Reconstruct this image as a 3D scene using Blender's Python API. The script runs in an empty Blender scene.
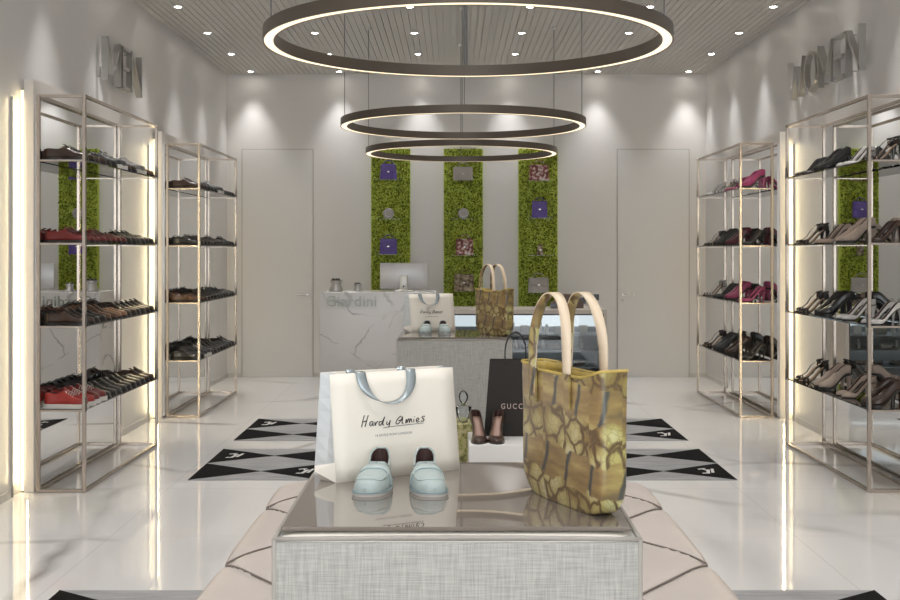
import bpy, bmesh, math, random
from mathutils import Vector, Matrix
R = math.radians
PI = math.pi
scene = bpy.context.scene
col = scene.collection

# ------------------------------------------------------------------ camera
cam_d = bpy.data.cameras.new('camera')
cam_d.sensor_width = 36.0
cam_d.lens = 45.6
cam_d.shift_x = -0.00333
cam_d.shift_y = -0.0544
cam_d.clip_start = 0.05
cam = bpy.data.objects.new('camera', cam_d)
cam.location = (0, 0, 1.5)
cam.rotation_euler = (R(90), 0, 0)
col.objects.link(cam)
scene.camera = cam

# ------------------------------------------------------------------ world and exposure
scene.view_settings.view_transform = 'Standard'
scene.view_settings.look = 'None'
scene.view_settings.gamma = 1
scene.view_settings.use_curve_mapping = False
scene.view_settings.exposure = 0.66
W = bpy.data.worlds.new('world')
scene.world = W
W.use_nodes = True
W.node_tree.nodes['Background'].inputs[0].default_value = (0.93, 0.97, 1.0, 1)
W.node_tree.nodes['Background'].inputs[1].default_value = 2.1
SPOT_W = 36.0          # every recessed downlight
RING_E = 1.15           # ring diffusers
LED_E = 1.6            # visible warm LED diffusers
LED_W = 2.7            # light each LED profile throws on the wall
DOWN_E = 30.0

# room (metres): the camera stands on x=0, y runs away from it
XL, XR, YB, YF, ZC = -2.69, 3.01, 13.57, -3.0, 3.607

# ------------------------------------------------------------------ materials
MATS = {}
def nmat(name):
    m = bpy.data.materials.new(name); m.use_nodes = True
    MATS[name] = m
    return m, m.node_tree.nodes, m.node_tree.links, m.node_tree.nodes['Principled BSDF']
def mat(name, c, rough=0.5, metal=0.0, ior=1.5, coat=0.0, noise=0.0, nscale=20, bump=0.0, bscale=200, trans=0.0, spec=0.5):
    m, N, L, B = nmat(name)
    B.inputs['Base Color'].default_value = (*c, 1)
    B.inputs['Roughness'].default_value = rough
    B.inputs['Metallic'].default_value = metal
    B.inputs['IOR'].default_value = ior
    B.inputs['Coat Weight'].default_value = coat
    B.inputs['Coat Roughness'].default_value = 0.05
    B.inputs['Transmission Weight'].default_value = trans
    B.inputs['Specular IOR Level'].default_value = spec
    tc = N.new('ShaderNodeTexCoord')
    if noise > 0:
        t = N.new('ShaderNodeTexNoise'); t.inputs['Scale'].default_value = nscale; t.inputs['Detail'].default_value = 4
        L.new(tc.outputs['Object'], t.inputs['Vector'])
        r = N.new('ShaderNodeValToRGB')
        r.color_ramp.elements[0].position = .3; r.color_ramp.elements[1].position = .7
        r.color_ramp.elements[0].color = (*[v*(1-noise) for v in c], 1)
        r.color_ramp.elements[1].color = (*[min(1, v*(1+noise)) for v in c], 1)
        L.new(t.outputs['Fac'], r.inputs[0]); L.new(r.outputs[0], B.inputs['Base Color'])
    if bump > 0:
        t = N.new('ShaderNodeTexNoise'); t.inputs['Scale'].default_value = bscale
        L.new(tc.outputs['Object'], t.inputs['Vector'])
        b = N.new('ShaderNodeBump'); b.inputs['Strength'].default_value = bump; b.inputs['Distance'].default_value = .002
        L.new(t.outputs['Fac'], b.inputs['Height']); L.new(b.outputs[0], B.inputs['Normal'])
    return m
def emis(name, c, e):
    m = bpy.data.materials.new(name); m.use_nodes = True
    N = m.node_tree.nodes; L = m.node_tree.links
    N.remove(N['Principled BSDF'])
    s = N.new('ShaderNodeEmission'); s.inputs[0].default_value = (*c, 1); s.inputs[1].default_value = e
    L.new(s.outputs[0], N['Material Output'].inputs[0])
    MATS[name] = m
    return m

M_wall = mat('wall_paint', (.655, .64, .63), .38, noise=.012, nscale=.8)
M_panel = mat('white_panel', (.68, .645, .61), .4)
M_door = mat('door_paint', (.645, .637, .632), .38)
M_dark = mat('dark_gap', (.25, .24, .23), .8)
M_gap = mat('door_gap_grey', (.42, .40, .38), .6)
M_base = mat('baseboard_paint', (.55, .53, .51), .4)
M_gold = mat('champagne_metal', (.50, .43, .37), .26, 1.0, noise=.05, nscale=6)
M_chrome = mat('chrome', (.72, .71, .69), .12, 1.0)
M_brushed = mat('brushed_silver', (.52, .51, .49), .28, 1.0)
M_letter = mat('dull_green_silver', (.30, .31, .27), .35, .7)
M_alu = mat('aluminium', (.55, .54, .5), .4, .8)
M_mirror = mat('mirror', (.86, .87, .87), .004, 1.0)
M_ring = mat('ring_body', (.105, .085, .066), .4, .4)
M_wire = mat('steel_wire', (.25, .25, .25), .4, .8)
M_ringlight = emis('ring_diffuser', (1.0, .80, .54), RING_E)
M_led = emis('led_strip', (1.0, .80, .46), LED_E)
M_down = emis('downlight_lamp', (1.0, .93, .84), DOWN_E)
M_caselight = emis('case_led', (.86, .95, 1.0), .55)
M_white = mat('white_plastic', (.72, .71, .69), .35)
M_cream = mat('cream_leather', (.80, .76, .68), .35)
M_piping = mat('piping', (.33, .31, .28), .5)
M_bench = mat('pale_leather', (.56, .50, .465), .42, noise=.04, nscale=3, bump=.1, bscale=120)
M_seam = mat('seam', (.20, .17, .15), .6)
M_benchpipe = mat('bench_piping', (.42, .36, .32), .5)
M_paper = mat('cream_paper', (.86, .81, .72), .6)
M_gusset_shade = mat('shaded_gusset_paper', (.70, .73, .74), .5)  # bag paper with the shade on its sides painted in as blue-grey
M_ribbon = mat('silver_ribbon', (.36, .41, .43), .22, .35)
M_ink = mat('ink', (.02, .018, .018), .5)
M_greyink = mat('grey_ink', (.35, .35, .35), .5)
M_blackbag = mat('dark_paper', (.018, .013, .010), .5, spec=.3)
M_pinkprint = mat('pale_print', (.62, .47, .42), .5)
M_rope = mat('dark_rope', (.03, .025, .025), .6)
M_mint = mat('mint_leather', (.40, .47, .46), .3, noise=.04, nscale=30, coat=.2)
M_mintdark = mat('blue_grey_leather', (.22, .31, .33), .35)
M_lining = mat('dark_lining', (.07, .035, .03), .6)
M_soleg = mat('grey_sole', (.52, .50, .47), .4)
M_soleblack = mat('black_sole', (.02, .018, .016), .4)
M_solewhite = mat('white_sole', (.68, .66, .62), .45)
M_soletan = mat('tan_insole', (.42, .27, .17), .5)
M_insolepink = mat('taupe_insole', (.36, .22, .17), .45)
M_purple = mat('purple_leather', (.10, .06, .27), .45)
M_greybag = mat('grey_leather', (.36, .33, .30), .45)
M_moss = None
M_screen = mat('black_screen', (.015, .013, .013), .15)
M_brown = mat('brown_plastic', (.13, .085, .06), .45)
M_clip = mat('dark_clip', (.10, .09, .08), .3, .9)
M_iron = mat('grey_aluminium', (.48, .47, .47), .35, .55)
M_stone = mat('dark_stones', (.03, .03, .03), .35)
M_caseint = mat('case_interior', (.30, .32, .34), .5)
M_casetop = mat('beige_counter', (.50, .45, .40), .35)
M_caseblack = mat('dark_frame', (.05, .045, .045), .4)
M_greenbox = None

def leather(name, c, rough=.3, coat=.3):
    return mat(name, c, rough, 0, noise=.12, nscale=25, coat=coat)
LEA = {
 'black': leather('black_leather', (.012, .011, .011), .28, .5),
 'dark brown': leather('dark_brown_leather', (.045, .022, .014), .3),
 'brown': leather('brown_leather', (.14, .065, .035), .32),
 'tan': leather('tan_leather', (.33, .17, .09), .35),
 'dark red': leather('dark_red_leather', (.16, .012, .012), .32),
 'bright red': leather('bright_red_leather', (.34, .02, .015), .35),
 'grey': leather('grey_shoe_leather', (.22, .21, .20), .35),
 'silver': leather('silver_leather', (.62, .60, .58), .25),
 'white': leather('white_leather', (.70, .68, .65), .3),
 'beige': leather('beige_suede', (.50, .40, .33), .6, 0),
 'pink': leather('pink_leather', (.38, .05, .15), .35),
 'burgundy': leather('burgundy_leather', (.10, .012, .025), .3),
 'charcoal': leather('charcoal_leather', (.04, .042, .045), .4),
}

def glass_mix(name, tint, gloss_c, fac_face=.08, fac_graze=.9, rough=.0, alpha=.5):
    """thin tinted glass: transparent tint + fresnel gloss"""
    m = bpy.data.materials.new(name); m.use_nodes = True
    N = m.node_tree.nodes; L = m.node_tree.links
    N.remove(N['Principled BSDF'])
    tr = N.new('ShaderNodeBsdfTransparent'); tr.inputs[0].default_value = (*tint, 1)
    gl = N.new('ShaderNodeBsdfGlossy'); gl.inputs[0].default_value = (*gloss_c, 1); gl.inputs['Roughness'].default_value = rough
    fr = N.new('ShaderNodeFresnel'); fr.inputs[0].default_value = 1.5
    mx = N.new('ShaderNodeMixShader')
    L.new(fr.outputs[0], mx.inputs[0]); L.new(tr.outputs[0], mx.inputs[1]); L.new(gl.outputs[0], mx.inputs[2])
    L.new(mx.outputs[0], N['Material Output'].inputs[0])
    MATS[name] = m
    return m
M_glass = glass_mix('clear_glass', (.93, .95, .95), (1, 1, 1))
M_shelf = glass_mix('bronze_shelf_glass', (.42, .36, .31), (1, 1, 1))
M_tint = mat('bronze_table_glass', (.20, .17, .145), .02, 0, ior=1.6, coat=.3)

# floor: polished white marble slabs
def marble(name, base, vein, scale, rough, slabs):
    m, N, L, B = nmat(name)
    tc = N.new('ShaderNodeTexCoord')
    mp = N.new('ShaderNodeMapping'); L.new(tc.outputs['Object'], mp.inputs[0])
    mp.inputs['Rotation'].default_value = (0, 0, .5)
    n1 = N.new('ShaderNodeTexNoise'); n1.inputs['Scale'].default_value = scale*.8; n1.inputs['Detail'].default_value = 6
    L.new(mp.outputs[0], n1.inputs['Vector'])
    mxv = N.new('ShaderNodeMixRGB'); mxv.blend_type = 'LINEAR_LIGHT'; mxv.inputs[0].default_value = .35
    L.new(mp.outputs[0], mxv.inputs[1]); L.new(n1.outputs['Color'], mxv.inputs[2])
    vo = N.new('ShaderNodeTexVoronoi'); vo.feature = 'DISTANCE_TO_EDGE'; vo.inputs['Scale'].default_value = scale
    L.new(mxv.outputs[0], vo.inputs['Vector'])
    rp = N.new('ShaderNodeValToRGB')
    rp.color_ramp.elements[0].position = 0; rp.color_ramp.elements[1].position = .035
    rp.color_ramp.elements[0].color = (1, 1, 1, 1); rp.color_ramp.elements[1].color = (0, 0, 0, 1)
    L.new(vo.outputs['Distance'], rp.inputs[0])
    n2 = N.new('ShaderNodeTexNoise'); n2.inputs['Scale'].default_value = scale*1.7; n2.inputs['Detail'].default_value = 2
    L.new(mp.outputs[0], n2.inputs['Vector'])
    r2 = N.new('ShaderNodeValToRGB'); r2.color_ramp.elements[0].position = .45; r2.color_ramp.elements[1].position = .66
    L.new(n2.outputs['Fac'], r2.inputs[0])
    mu = N.new('ShaderNodeMath'); mu.operation = 'MULTIPLY'
    L.new(rp.outputs[0], mu.inputs[0]); L.new(r2.outputs[0], mu.inputs[1])
    n3 = N.new('ShaderNodeTexNoise'); n3.inputs['Scale'].default_value = scale*.6; n3.inputs['Detail'].default_value = 5
    L.new(mp.outputs[0], n3.inputs['Vector'])
    rc = N.new('ShaderNodeValToRGB'); rc.color_ramp.elements[0].position = .3; rc.color_ramp.elements[1].position = .62
    rc.color_ramp.elements[0].color = (*[v*.9 for v in base], 1); rc.color_ramp.elements[1].color = (*base, 1)
    L.new(n3.outputs['Fac'], rc.inputs[0])
    mc = N.new('ShaderNodeMixRGB'); mc.inputs[2].default_value = (*vein, 1)
    L.new(mu.outputs[0], mc.inputs[0]); L.new(rc.outputs[0], mc.inputs[1])
    last = mc
    if slabs:
        br = N.new('ShaderNodeTexBrick'); br.offset = 0.0
        L.new(tc.outputs['Object'], br.inputs['Vector'])
        br.inputs['Scale'].default_value = 1.0; br.inputs['Mortar Size'].default_value = .0022
        br.inputs['Brick Width'].default_value = .9; br.inputs['Row Height'].default_value = 1.2
        br.inputs['Mortar Smooth'].default_value = .3
        ms = N.new('ShaderNodeMixRGB'); ms.inputs[2].default_value = (*[v*.72 for v in base], 1)
        L.new(br.outputs['Fac'], ms.inputs[0]); L.new(mc.outputs[0], ms.inputs[1]); last = ms
    L.new(last.outputs[0], B.inputs['Base Color'])
    B.inputs['Roughness'].default_value = rough
    B.inputs['IOR'].default_value = 1.55
    return m
M_floor = marble('floor_marble', (.755, .745, .735), (.33, .31, .29), .55, .05, True)
M_marble = marble('counter_marble', (.62, .60, .585), (.22, .205, .20), 2.1, .15, False)

# woven fabric for the cubes
def fabric():
    m, N, L, B = nmat('woven_fabric')
    tc = N.new('ShaderNodeTexCoord')
    facs = []
    for sc in ((14, 14, 330), (330, 330, 16)):
        mp = N.new('ShaderNodeMapping'); mp.inputs['Scale'].default_value = sc
        L.new(tc.outputs['Object'], mp.inputs[0])
        n = N.new('ShaderNodeTexNoise'); n.inputs['Scale'].default_value = 1; n.inputs['Detail'].default_value = 3
        L.new(mp.outputs[0], n.inputs['Vector']); facs.append(n)
    a = N.new('ShaderNodeMath'); a.operation = 'ADD'
    L.new(facs[0].outputs['Fac'], a.inputs[0]); L.new(facs[1].outputs['Fac'], a.inputs[1])
    r = N.new('ShaderNodeValToRGB')
    r.color_ramp.elements[0].position = .75/2*2*.5+.0; r.color_ramp.elements[1].position = .62
    h = N.new('ShaderNodeMath'); h.operation = 'MULTIPLY'; h.inputs[1].default_value = .5
    L.new(a.outputs[0], h.inputs[0]); L.new(h.outputs[0], r.inputs[0])
    r.color_ramp.elements[0].color = (.32, .318, .295, 1); r.color_ramp.elements[1].color = (.47, .465, .435, 1)
    L.new(r.outputs[0], B.inputs['Base Color']); B.inputs['Roughness'].default_value = .85
    b = N.new('ShaderNodeBump'); b.inputs['Strength'].default_value = .3; b.inputs['Distance'].default_value = .002
    L.new(h.outputs[0], b.inputs['Height']); L.new(b.outputs[0], B.inputs['Normal'])
    return m
M_fabric = fabric()

# printed tree pattern of the tote bag
def tote_mat():
    m, N, L, B = nmat('tote_print')
    tc = N.new('ShaderNodeTexCoord')
    sep = N.new('ShaderNodeSeparateXYZ'); L.new(tc.outputs['Object'], sep.inputs[0])
    def math_(op, a, b=None, c=None):
        n = N.new('ShaderNodeMath'); n.operation = op
        for i, v in enumerate((a, b, c)):
            if v is None: continue
            if isinstance(v, (int, float)): n.inputs[i].default_value = v
            else: L.new(v, n.inputs[i])
        return n.outputs[0]
    def ramp(v, els):
        r = N.new('ShaderNodeValToRGB')
        while len(r.color_ramp.elements) < len(els): r.color_ramp.elements.new(.5)
        for e, (p, c) in zip(r.color_ramp.elements, els): e.position = p; e.color = (*c, 1)
        L.new(v, r.inputs[0]); return r.outputs[0]
    def mix(f, a, b):
        n = N.new('ShaderNodeMixRGB')
        L.new(f, n.inputs[0])
        for i, v in ((1, a), (2, b)):
            if isinstance(v, tuple): n.inputs[i].default_value = (*v, 1)
            else: L.new(v, n.inputs[i])
        return n.outputs[0]
    u = math_('ADD', sep.outputs[0], math_('MULTIPLY', sep.outputs[1], 1.0))
    # patchwork offset: every 10.5 cm column is shifted
    colid = math_('FLOOR', math_('MULTIPLY', u, 1/.105))
    shift = math_('MULTIPLY', math_('MODULO', math_('MULTIPLY', colid, 7.0), 3.0), .012)
    v = math_('ADD', sep.outputs[2], shift)
    cmb = N.new('ShaderNodeCombineXYZ'); L.new(u, cmb.inputs[0]); L.new(v, cmb.inputs[1])
    ns = N.new('ShaderNodeTexNoise'); ns.inputs['Scale'].default_value = 14; L.new(cmb.outputs[0], ns.inputs['Vector'])
    wob = N.new('ShaderNodeMixRGB'); wob.blend_type = 'LINEAR_LIGHT'; wob.inputs[0].default_value = .022
    L.new(cmb.outputs[0], wob.inputs[1]); L.new(ns.outputs['Color'], wob.inputs[2])
    vo = N.new('ShaderNodeTexVoronoi'); vo.feature = 'DISTANCE_TO_EDGE'; vo.inputs['Scale'].default_value = 17
    L.new(wob.outputs[0], vo.inputs['Vector'])
    vc = N.new('ShaderNodeTexVoronoi'); vc.inputs['Scale'].default_value = 17; L.new(wob.outputs[0], vc.inputs['Vector'])
    leafc = ramp(vc.outputs['Distance'], ((.0, (.64, .58, .38)), (.4, (.50, .41, .17)), (.75, (.27, .18, .06))))
    edge = ramp(vo.outputs['Distance'], ((.03, (1, 1, 1)), (.09, (0, 0, 0))))
    leaf = mix(edge, leafc, (.13, .075, .035))
    v2 = N.new('ShaderNodeTexVoronoi'); v2.feature = 'DISTANCE_TO_EDGE'; v2.inputs['Scale'].default_value = 42
    L.new(wob.outputs[0], v2.inputs['Vector'])
    leaf = mix(ramp(v2.outputs['Distance'], ((.015, (.55, .55, .55)), (.05, (0, 0, 0)))), leaf, (.22, .15, .06))
    # brown ground with soft streaks
    mp = N.new('ShaderNodeMapping'); mp.inputs['Scale'].default_value = (5, 22, 5); L.new(cmb.outputs[0], mp.inputs[0])
    n2 = N.new('ShaderNodeTexNoise'); n2.inputs['Scale'].default_value = 1.2; n2.inputs['Detail'].default_value = 4
    L.new(mp.outputs[0], n2.inputs['Vector'])
    ground = ramp(n2.outputs['Fac'], ((.3, (.17, .11, .06)), (.5, (.31, .20, .08)), (.68, (.48, .36, .14))))
    # trunks: narrow slanting bands repeated every column
    tu = math_('MODULO', math_('ADD', math_('ADD', u, math_('MULTIPLY', sep.outputs[2], -.28)), math_('ADD', 1.0, math_('MULTIPLY', ns.outputs['Fac'], .03))), .105)
    trunk = ramp(math_('ABSOLUTE', math_('SUBTRACT', tu, .052)), ((.005, (1, 1, 1)), (.009, (0, 0, 0))))
    ground = mix(trunk, ground, (.075, .07, .065))
    band = math_('SINE', math_('ADD', math_('MULTIPLY', v, 2*PI/.165), math_('MULTIPLY', ns.outputs['Fac'], 2.4)))
    bm = ramp(math_('ADD', math_('MULTIPLY', band, .5), .5), ((.42, (0, 0, 0)), (.5, (1, 1, 1))))
    c = mix(bm, ground, leaf)
    # side gusset greener
    sn = N.new('ShaderNodeSeparateXYZ'); L.new(tc.outputs['Normal'], sn.inputs[0])
    gs = ramp(math_('ABSOLUTE', sn.outputs[0]), ((.6, (0, 0, 0)), (.75, (1, 1, 1))))
    gr = N.new('ShaderNodeMixRGB'); gr.blend_type = 'MULTIPLY'; gr.inputs[0].default_value = 1
    L.new(c, gr.inputs[1]); gr.inputs[2].default_value = (.88, .96, .80, 1)
    c = mix(gs, c, gr.outputs[0])
    L.new(c, B.inputs['Base Color']); B.inputs['Roughness'].default_value = .32
    B.inputs['Coat Weight'].default_value = .25
    return m
M_tote = tote_mat()
M_toteside = M_tote
M_strap = mat('strap_leather', (.74, .60, .44), .4)
M_totelin = mat('tote_lining', (.52, .38, .10), .5, noise=.25, nscale=15)

def cells(name, c1, c2, c3, scale, rough=.5):
    m, N, L, B = nmat(name)
    tc = N.new('ShaderNodeTexCoord')
    vo = N.new('ShaderNodeTexNoise'); vo.inputs['Scale'].default_value = scale; vo.inputs['Detail'].default_value = 3
    L.new(tc.outputs['Object'], vo.inputs['Vector'])
    r = N.new('ShaderNodeValToRGB'); r.color_ramp.elements.new(.5)
    for e, (p, c) in zip(r.color_ramp.elements, ((.36, c1), (.5, c2), (.62, c3))): e.position = p; e.color = (*c, 1)
    L.new(vo.outputs['Fac'], r.inputs[0]); L.new(r.outputs[0], B.inputs['Base Color']); B.inputs['Roughness'].default_value = rough
    return m
M_greenbox = cells('gilt_pattern', (.14, .13, .04), (.36, .36, .12), (.52, .44, .24), 60)
M_camo = cells('camo_print', (.06, .035, .02), (.22, .16, .09), (.36, .30, .20), 22)
M_redwhite = cells('red_white_print', (.10, .015, .015), (.30, .10, .08), (.62, .55, .50), 26)
M_moss = cells('moss', (.05, .075, .006), (.22, .28, .015), (.52, .58, .06), 45, .8)
M_mossglow = mat('moss_edge_glow', (.46, .56, .08), .6)  # lime colour painted in for the LED glow along the panel edges
def slatmat():
    m, N, L, B = nmat('ceiling_slats')
    tc = N.new('ShaderNodeTexCoord')
    mp = N.new('ShaderNodeMapping'); mp.inputs['Scale'].default_value = (1, 55, 1); L.new(tc.outputs['Object'], mp.inputs[0])
    w = N.new('ShaderNodeTexWave'); w.bands_direction = 'Y'; w.inputs['Scale'].default_value = .314; L.new(mp.outputs[0], w.inputs['Vector'])
    r = N.new('ShaderNodeValToRGB'); r.color_ramp.elements[0].color = (.47, .455, .435, 1); r.color_ramp.elements[1].color = (.66, .64, .62, 1)
    r.color_ramp.elements[0].position = .2; r.color_ramp.elements[1].position = .5
    L.new(w.outputs['Fac'], r.inputs[0]); L.new(r.outputs[0], B.inputs['Base Color']); B.inputs['Roughness'].default_value = .6
    return m
M_slat = slatmat()
M_rugblack = mat('rug_black', (.005, .0045, .005), .9, bump=.4, bscale=300, spec=.15)
def ruggrey():
    m, N, L, B = nmat('rug_grey')
    tc = N.new('ShaderNodeTexCoord'); mp = N.new('ShaderNodeMapping'); mp.inputs['Scale'].default_value = (2.5, 22, 1)
    L.new(tc.outputs['Object'], mp.inputs[0])
    n = N.new('ShaderNodeTexNoise'); n.inputs['Scale'].default_value = 1.6; n.inputs['Detail'].default_value = 4; L.new(mp.outputs[0], n.inputs['Vector'])
    r = N.new('ShaderNodeValToRGB'); r.color_ramp.elements[0].position = .3; r.color_ramp.elements[1].position = .7
    r.color_ramp.elements[0].color = (.25, .25, .255, 1); r.color_ramp.elements[1].color = (.36, .36, .365, 1)
    L.new(n.outputs['Fac'], r.inputs[0]); L.new(r.outputs[0], B.inputs['Base Color']); B.inputs['Roughness'].default_value = .85
    return m
M_ruggrey = ruggrey()
M_rugwhite = mat('rug_white', (.66, .65, .64), .8)

# ------------------------------------------------------------------ mesh helpers
class MB:
    def __init__(s): s.bm = bmesh.new(); s.mi = 0
    def _f(s, vs):
        try:
            f = s.bm.faces.new(vs); f.material_index = s.mi; return f
        except ValueError: return None
    def box(s, x0, x1, y0, y1, z0, z1):
        v = [s.bm.verts.new(p) for p in ((x0,y0,z0),(x1,y0,z0),(x1,y1,z0),(x0,y1,z0),(x0,y0,z1),(x1,y0,z1),(x1,y1,z1),(x0,y1,z1))]
        for q in ((0,3,2,1),(4,5,6,7),(0,1,5,4),(1,2,6,5),(2,3,7,6),(3,0,4,7)): s._f([v[i] for i in q])
        return s
    def tube(s, pts, r, n=8, caps=True, closed=False):
        pts = [Vector(p) for p in pts]
        rs = r if isinstance(r, (list, tuple)) else [r]*len(pts)
        rings = []; up = None
        for i, p in enumerate(pts):
            a = pts[i-1] if (i > 0 or closed) else pts[i]
            b = pts[(i+1) % len(pts)] if (i < len(pts)-1 or closed) else pts[i]
            t = (b-a).normalized()
            if up is None:
                up = Vector((0,0,1)) if abs(t.z) < .9 else Vector((1,0,0))
            side = t.cross(up).normalized(); up = side.cross(t).normalized()
            rings.append([s.bm.verts.new(p + rs[i]*(math.cos(2*PI*k/n)*side + math.sin(2*PI*k/n)*up)) for k in range(n)])
        m = len(rings)
        for i in range(m if closed else m-1):
            A, B = rings[i], rings[(i+1) % m]
            for k in range(n): s._f([A[k], A[(k+1) % n], B[(k+1) % n], B[k]])
        if caps and not closed:
            s._f(rings[0][::-1]); s._f(rings[-1])
        return s
    def lathe(s, prof, n=24, c=(0,0,0), closed=False):
        rings = [[s.bm.verts.new((c[0]+r*math.cos(2*PI*k/n), c[1]+r*math.sin(2*PI*k/n), c[2]+z)) for k in range(n)] for r, z in prof]
        m = len(rings)
        for i in range(m if closed else m-1):
            A, B = rings[i], rings[(i+1) % m]
            for k in range(n): s._f([A[k], A[(k+1) % n], B[(k+1) % n], B[k]])
        if not closed:
            if prof[0][0] > 1e-4: s._f(rings[0][::-1])
            if prof[-1][0] > 1e-4: s._f(rings[-1])
        return s
    def grid(s, rows, close_u=False):
        g = [[s.bm.verts.new(p) for p in row] for row in rows]
        for i in range(len(g)-1):
            n = len(g[i])
            for k in range(n if close_u else n-1):
                s._f([g[i][k], g[i][(k+1) % n], g[i+1][(k+1) % n], g[i+1][k]])
        return g
    def poly(s, pts): return s._f([s.bm.verts.new(p) for p in pts])
    def prism(s, pts, z0, z1):
        a = [s.bm.verts.new((x, y, z0)) for x, y in pts]; b = [s.bm.verts.new((x, y, z1)) for x, y in pts]
        s._f(a[::-1]); s._f(b); n = len(a)
        for k in range(n): s._f([a[k], a[(k+1) % n], b[(k+1) % n], b[k]])
        return s
    def bevel(s, w, seg=2):
        bmesh.ops.bevel(s.bm, geom=s.bm.edges[:], offset=w, segments=seg, affect='EDGES', profile=.5); return s
    def xf(s, M): s.bm.transform(M); return s
    def build(s, name, mats, parent=None, smooth=False, solid=0.0, weld=False, sub=0, loc=None, offset=-1):
        if weld: bmesh.ops.remove_doubles(s.bm, verts=s.bm.verts[:], dist=1e-5)
        bmesh.ops.recalc_face_normals(s.bm, faces=s.bm.faces[:])
        me = bpy.data.meshes.new(name); s.bm.to_mesh(me); s.bm.free()
        for m in (mats if isinstance(mats, (list, tuple)) else [mats]): me.materials.append(m)
        if smooth:
            for p in me.polygons: p.use_smooth = True
            if smooth == 'auto': 
                try: me.set_sharp_from_angle(angle=R(35))
                except Exception: pass
        o = bpy.data.objects.new(name, me); col.objects.link(o)
        if parent: o.parent = parent
        if loc: o.location = loc
        if solid:
            md = o.modifiers.new('solid', 'SOLIDIFY'); md.thickness = solid; md.offset = offset
        if sub:
            md = o.modifiers.new('sub', 'SUBSURF'); md.levels = sub; md.render_levels = sub
        return o
def tag(o, label, cat, group=None, kind=None):
    if label: o['label'] = label
    if cat: o['category'] = cat
    if group: o['group'] = group
    if kind: o['kind'] = kind
    return o
def thing(name, label, cat, loc=(0,0,0), rz=0, group=None):
    o = bpy.data.objects.new(name, None); col.objects.link(o)
    o.empty_display_size = .05
    o.location = loc; o.rotation_euler = (0,0,rz)
    return tag(o, label, cat, group)
def dup(root, loc, rz, label, group=None):
    r = root.copy(); col.objects.link(r); r.location = loc; r.rotation_euler = (0,0,rz)
    r['label'] = label
    if group: r['group'] = group
    for ch in list(root.children):
        c = ch.copy(); col.objects.link(c); c.parent = r
        for g in list(ch.children):
            d = g.copy(); col.objects.link(d); d.parent = c
    return r
def struct(name, mb, m, parent=None, **k):
    o = mb.build(name, m, parent, **k)
    if parent is None: o['kind'] = 'structure'
    return o
def text_bm(body, size, extrude, M, spacing=1.0, xs=1.0, res=3):
    cu = bpy.data.curves.new('t', 'FONT'); cu.body = body; cu.size = size; cu.extrude = extrude; cu.resolution_u = res
    cu.space_character = spacing; cu.align_x = 'LEFT'
    o = bpy.data.objects.new('t', cu); col.objects.link(o)
    bpy.context.view_layer.update()
    me = bpy.data.meshes.new_from_object(o.evaluated_get(bpy.context.evaluated_depsgraph_get()))
    mb = MB(); mb.bm.from_mesh(me)
    for v in mb.bm.verts: v.co.x *= xs
    mb.bm.transform(M)
    bpy.data.objects.remove(o); bpy.data.curves.remove(cu); bpy.data.meshes.remove(me)
    return mb
def lerpt(tab, s):
    if s <= tab[0][0]: return tab[0][1]
    for (a, va), (b, vb) in zip(tab, tab[1:]):
        if s <= b:
            t = (s-a)/(b-a); t = t*t*(3-2*t)*.5 + t*.5
            return va + (vb-va)*t
    return tab[-1][1]
ORD = ['first','second','third','fourth','fifth','sixth','seventh','eighth','ninth','tenth','eleventh','twelfth','thirteenth','fourteenth','fifteenth','sixteenth']

# ================================================================== STRUCTURE
struct('floor', MB().box(XL-.1, XR+.1, YF, YB+.1, -.1, 0), M_floor)
struct('wall_left', MB().box(XL-.1, XL, YF, YB+.1, 0, ZC+.15), M_wall)
struct('wall_right', MB().box(XR, XR+.1, YF, YB+.1, 0, ZC+.15), M_wall)
struct('wall_back', MB().box(XL, XR, YB, YB+.1, 0, ZC+.15), M_wall)
# ceiling: backing board with lengthwise slats under it
mb = MB().box(XL, XR, YF, YB, ZC+.012, ZC+.15)
n = 92; p = (XR-XL)/n
for i in range(n):
    x = XL + i*p
    mb.box(x+.0035, x+p-.0035, YF, YB, ZC, ZC+.008)
ceil = struct('ceiling', mb, M_slat)
mb = MB()
for x0, x1 in ((XL+.002, -2.52), (-1.655, 1.945), (2.82, XR-.002)): mb.box(x0, x1, YB-.012, YB, 0, .05)
struct('baseboard_back', mb, M_base)
for nm, x0, x1 in (('baseboard_left', XL, XL+.012), ('baseboard_right', XR-.012, XR)):
    mb = MB()
    for a, b in ((YF, 6.9), (9.2, 9.95), (12.25, YB)): mb.box(x0, x1, a, b, 0, .05)
    struct(nm, mb, M_base)
# flush doors in the back wall
for i, (x0, x1, hs) in enumerate(((-2.51, -1.665, 1), (1.955, 2.81, -1))):
    d = struct(f'door_{i+1}', MB().box(x0+.006, x1-.006, YB-.012, YB-.0005, .001, 2.705), M_door)
    mb = MB()
    mb.box(x0-.006, x0+.004, YB-.004, YB, 0, 2.715); mb.box(x1-.004, x1+.006, YB-.004, YB, 0, 2.715); mb.box(x0-.006, x1+.006, YB-.004, YB, 2.707, 2.715)
    mb.build('door_gap', M_gap, d)
    hx = x1-.06 if hs > 0 else x0+.06
    mb = MB().tube([(hx, YB-.012, .985), (hx, YB-.065, .985)], .012, 10)
    mb.tube([(hx, YB-.06, .985), (hx-hs*.12, YB-.06, .985)], .010, 10)
    mb.lathe([(.026, 0), (.026, .008)], 16).xf(Matrix.Identity(4))
    h = mb.build('door_handle', M_chrome, d, smooth='auto')
    MB().box(hx-.012, hx+.012, YB-.018, YB-.012, .90, .93).build('keyhole_plate', M_brushed, h)

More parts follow.
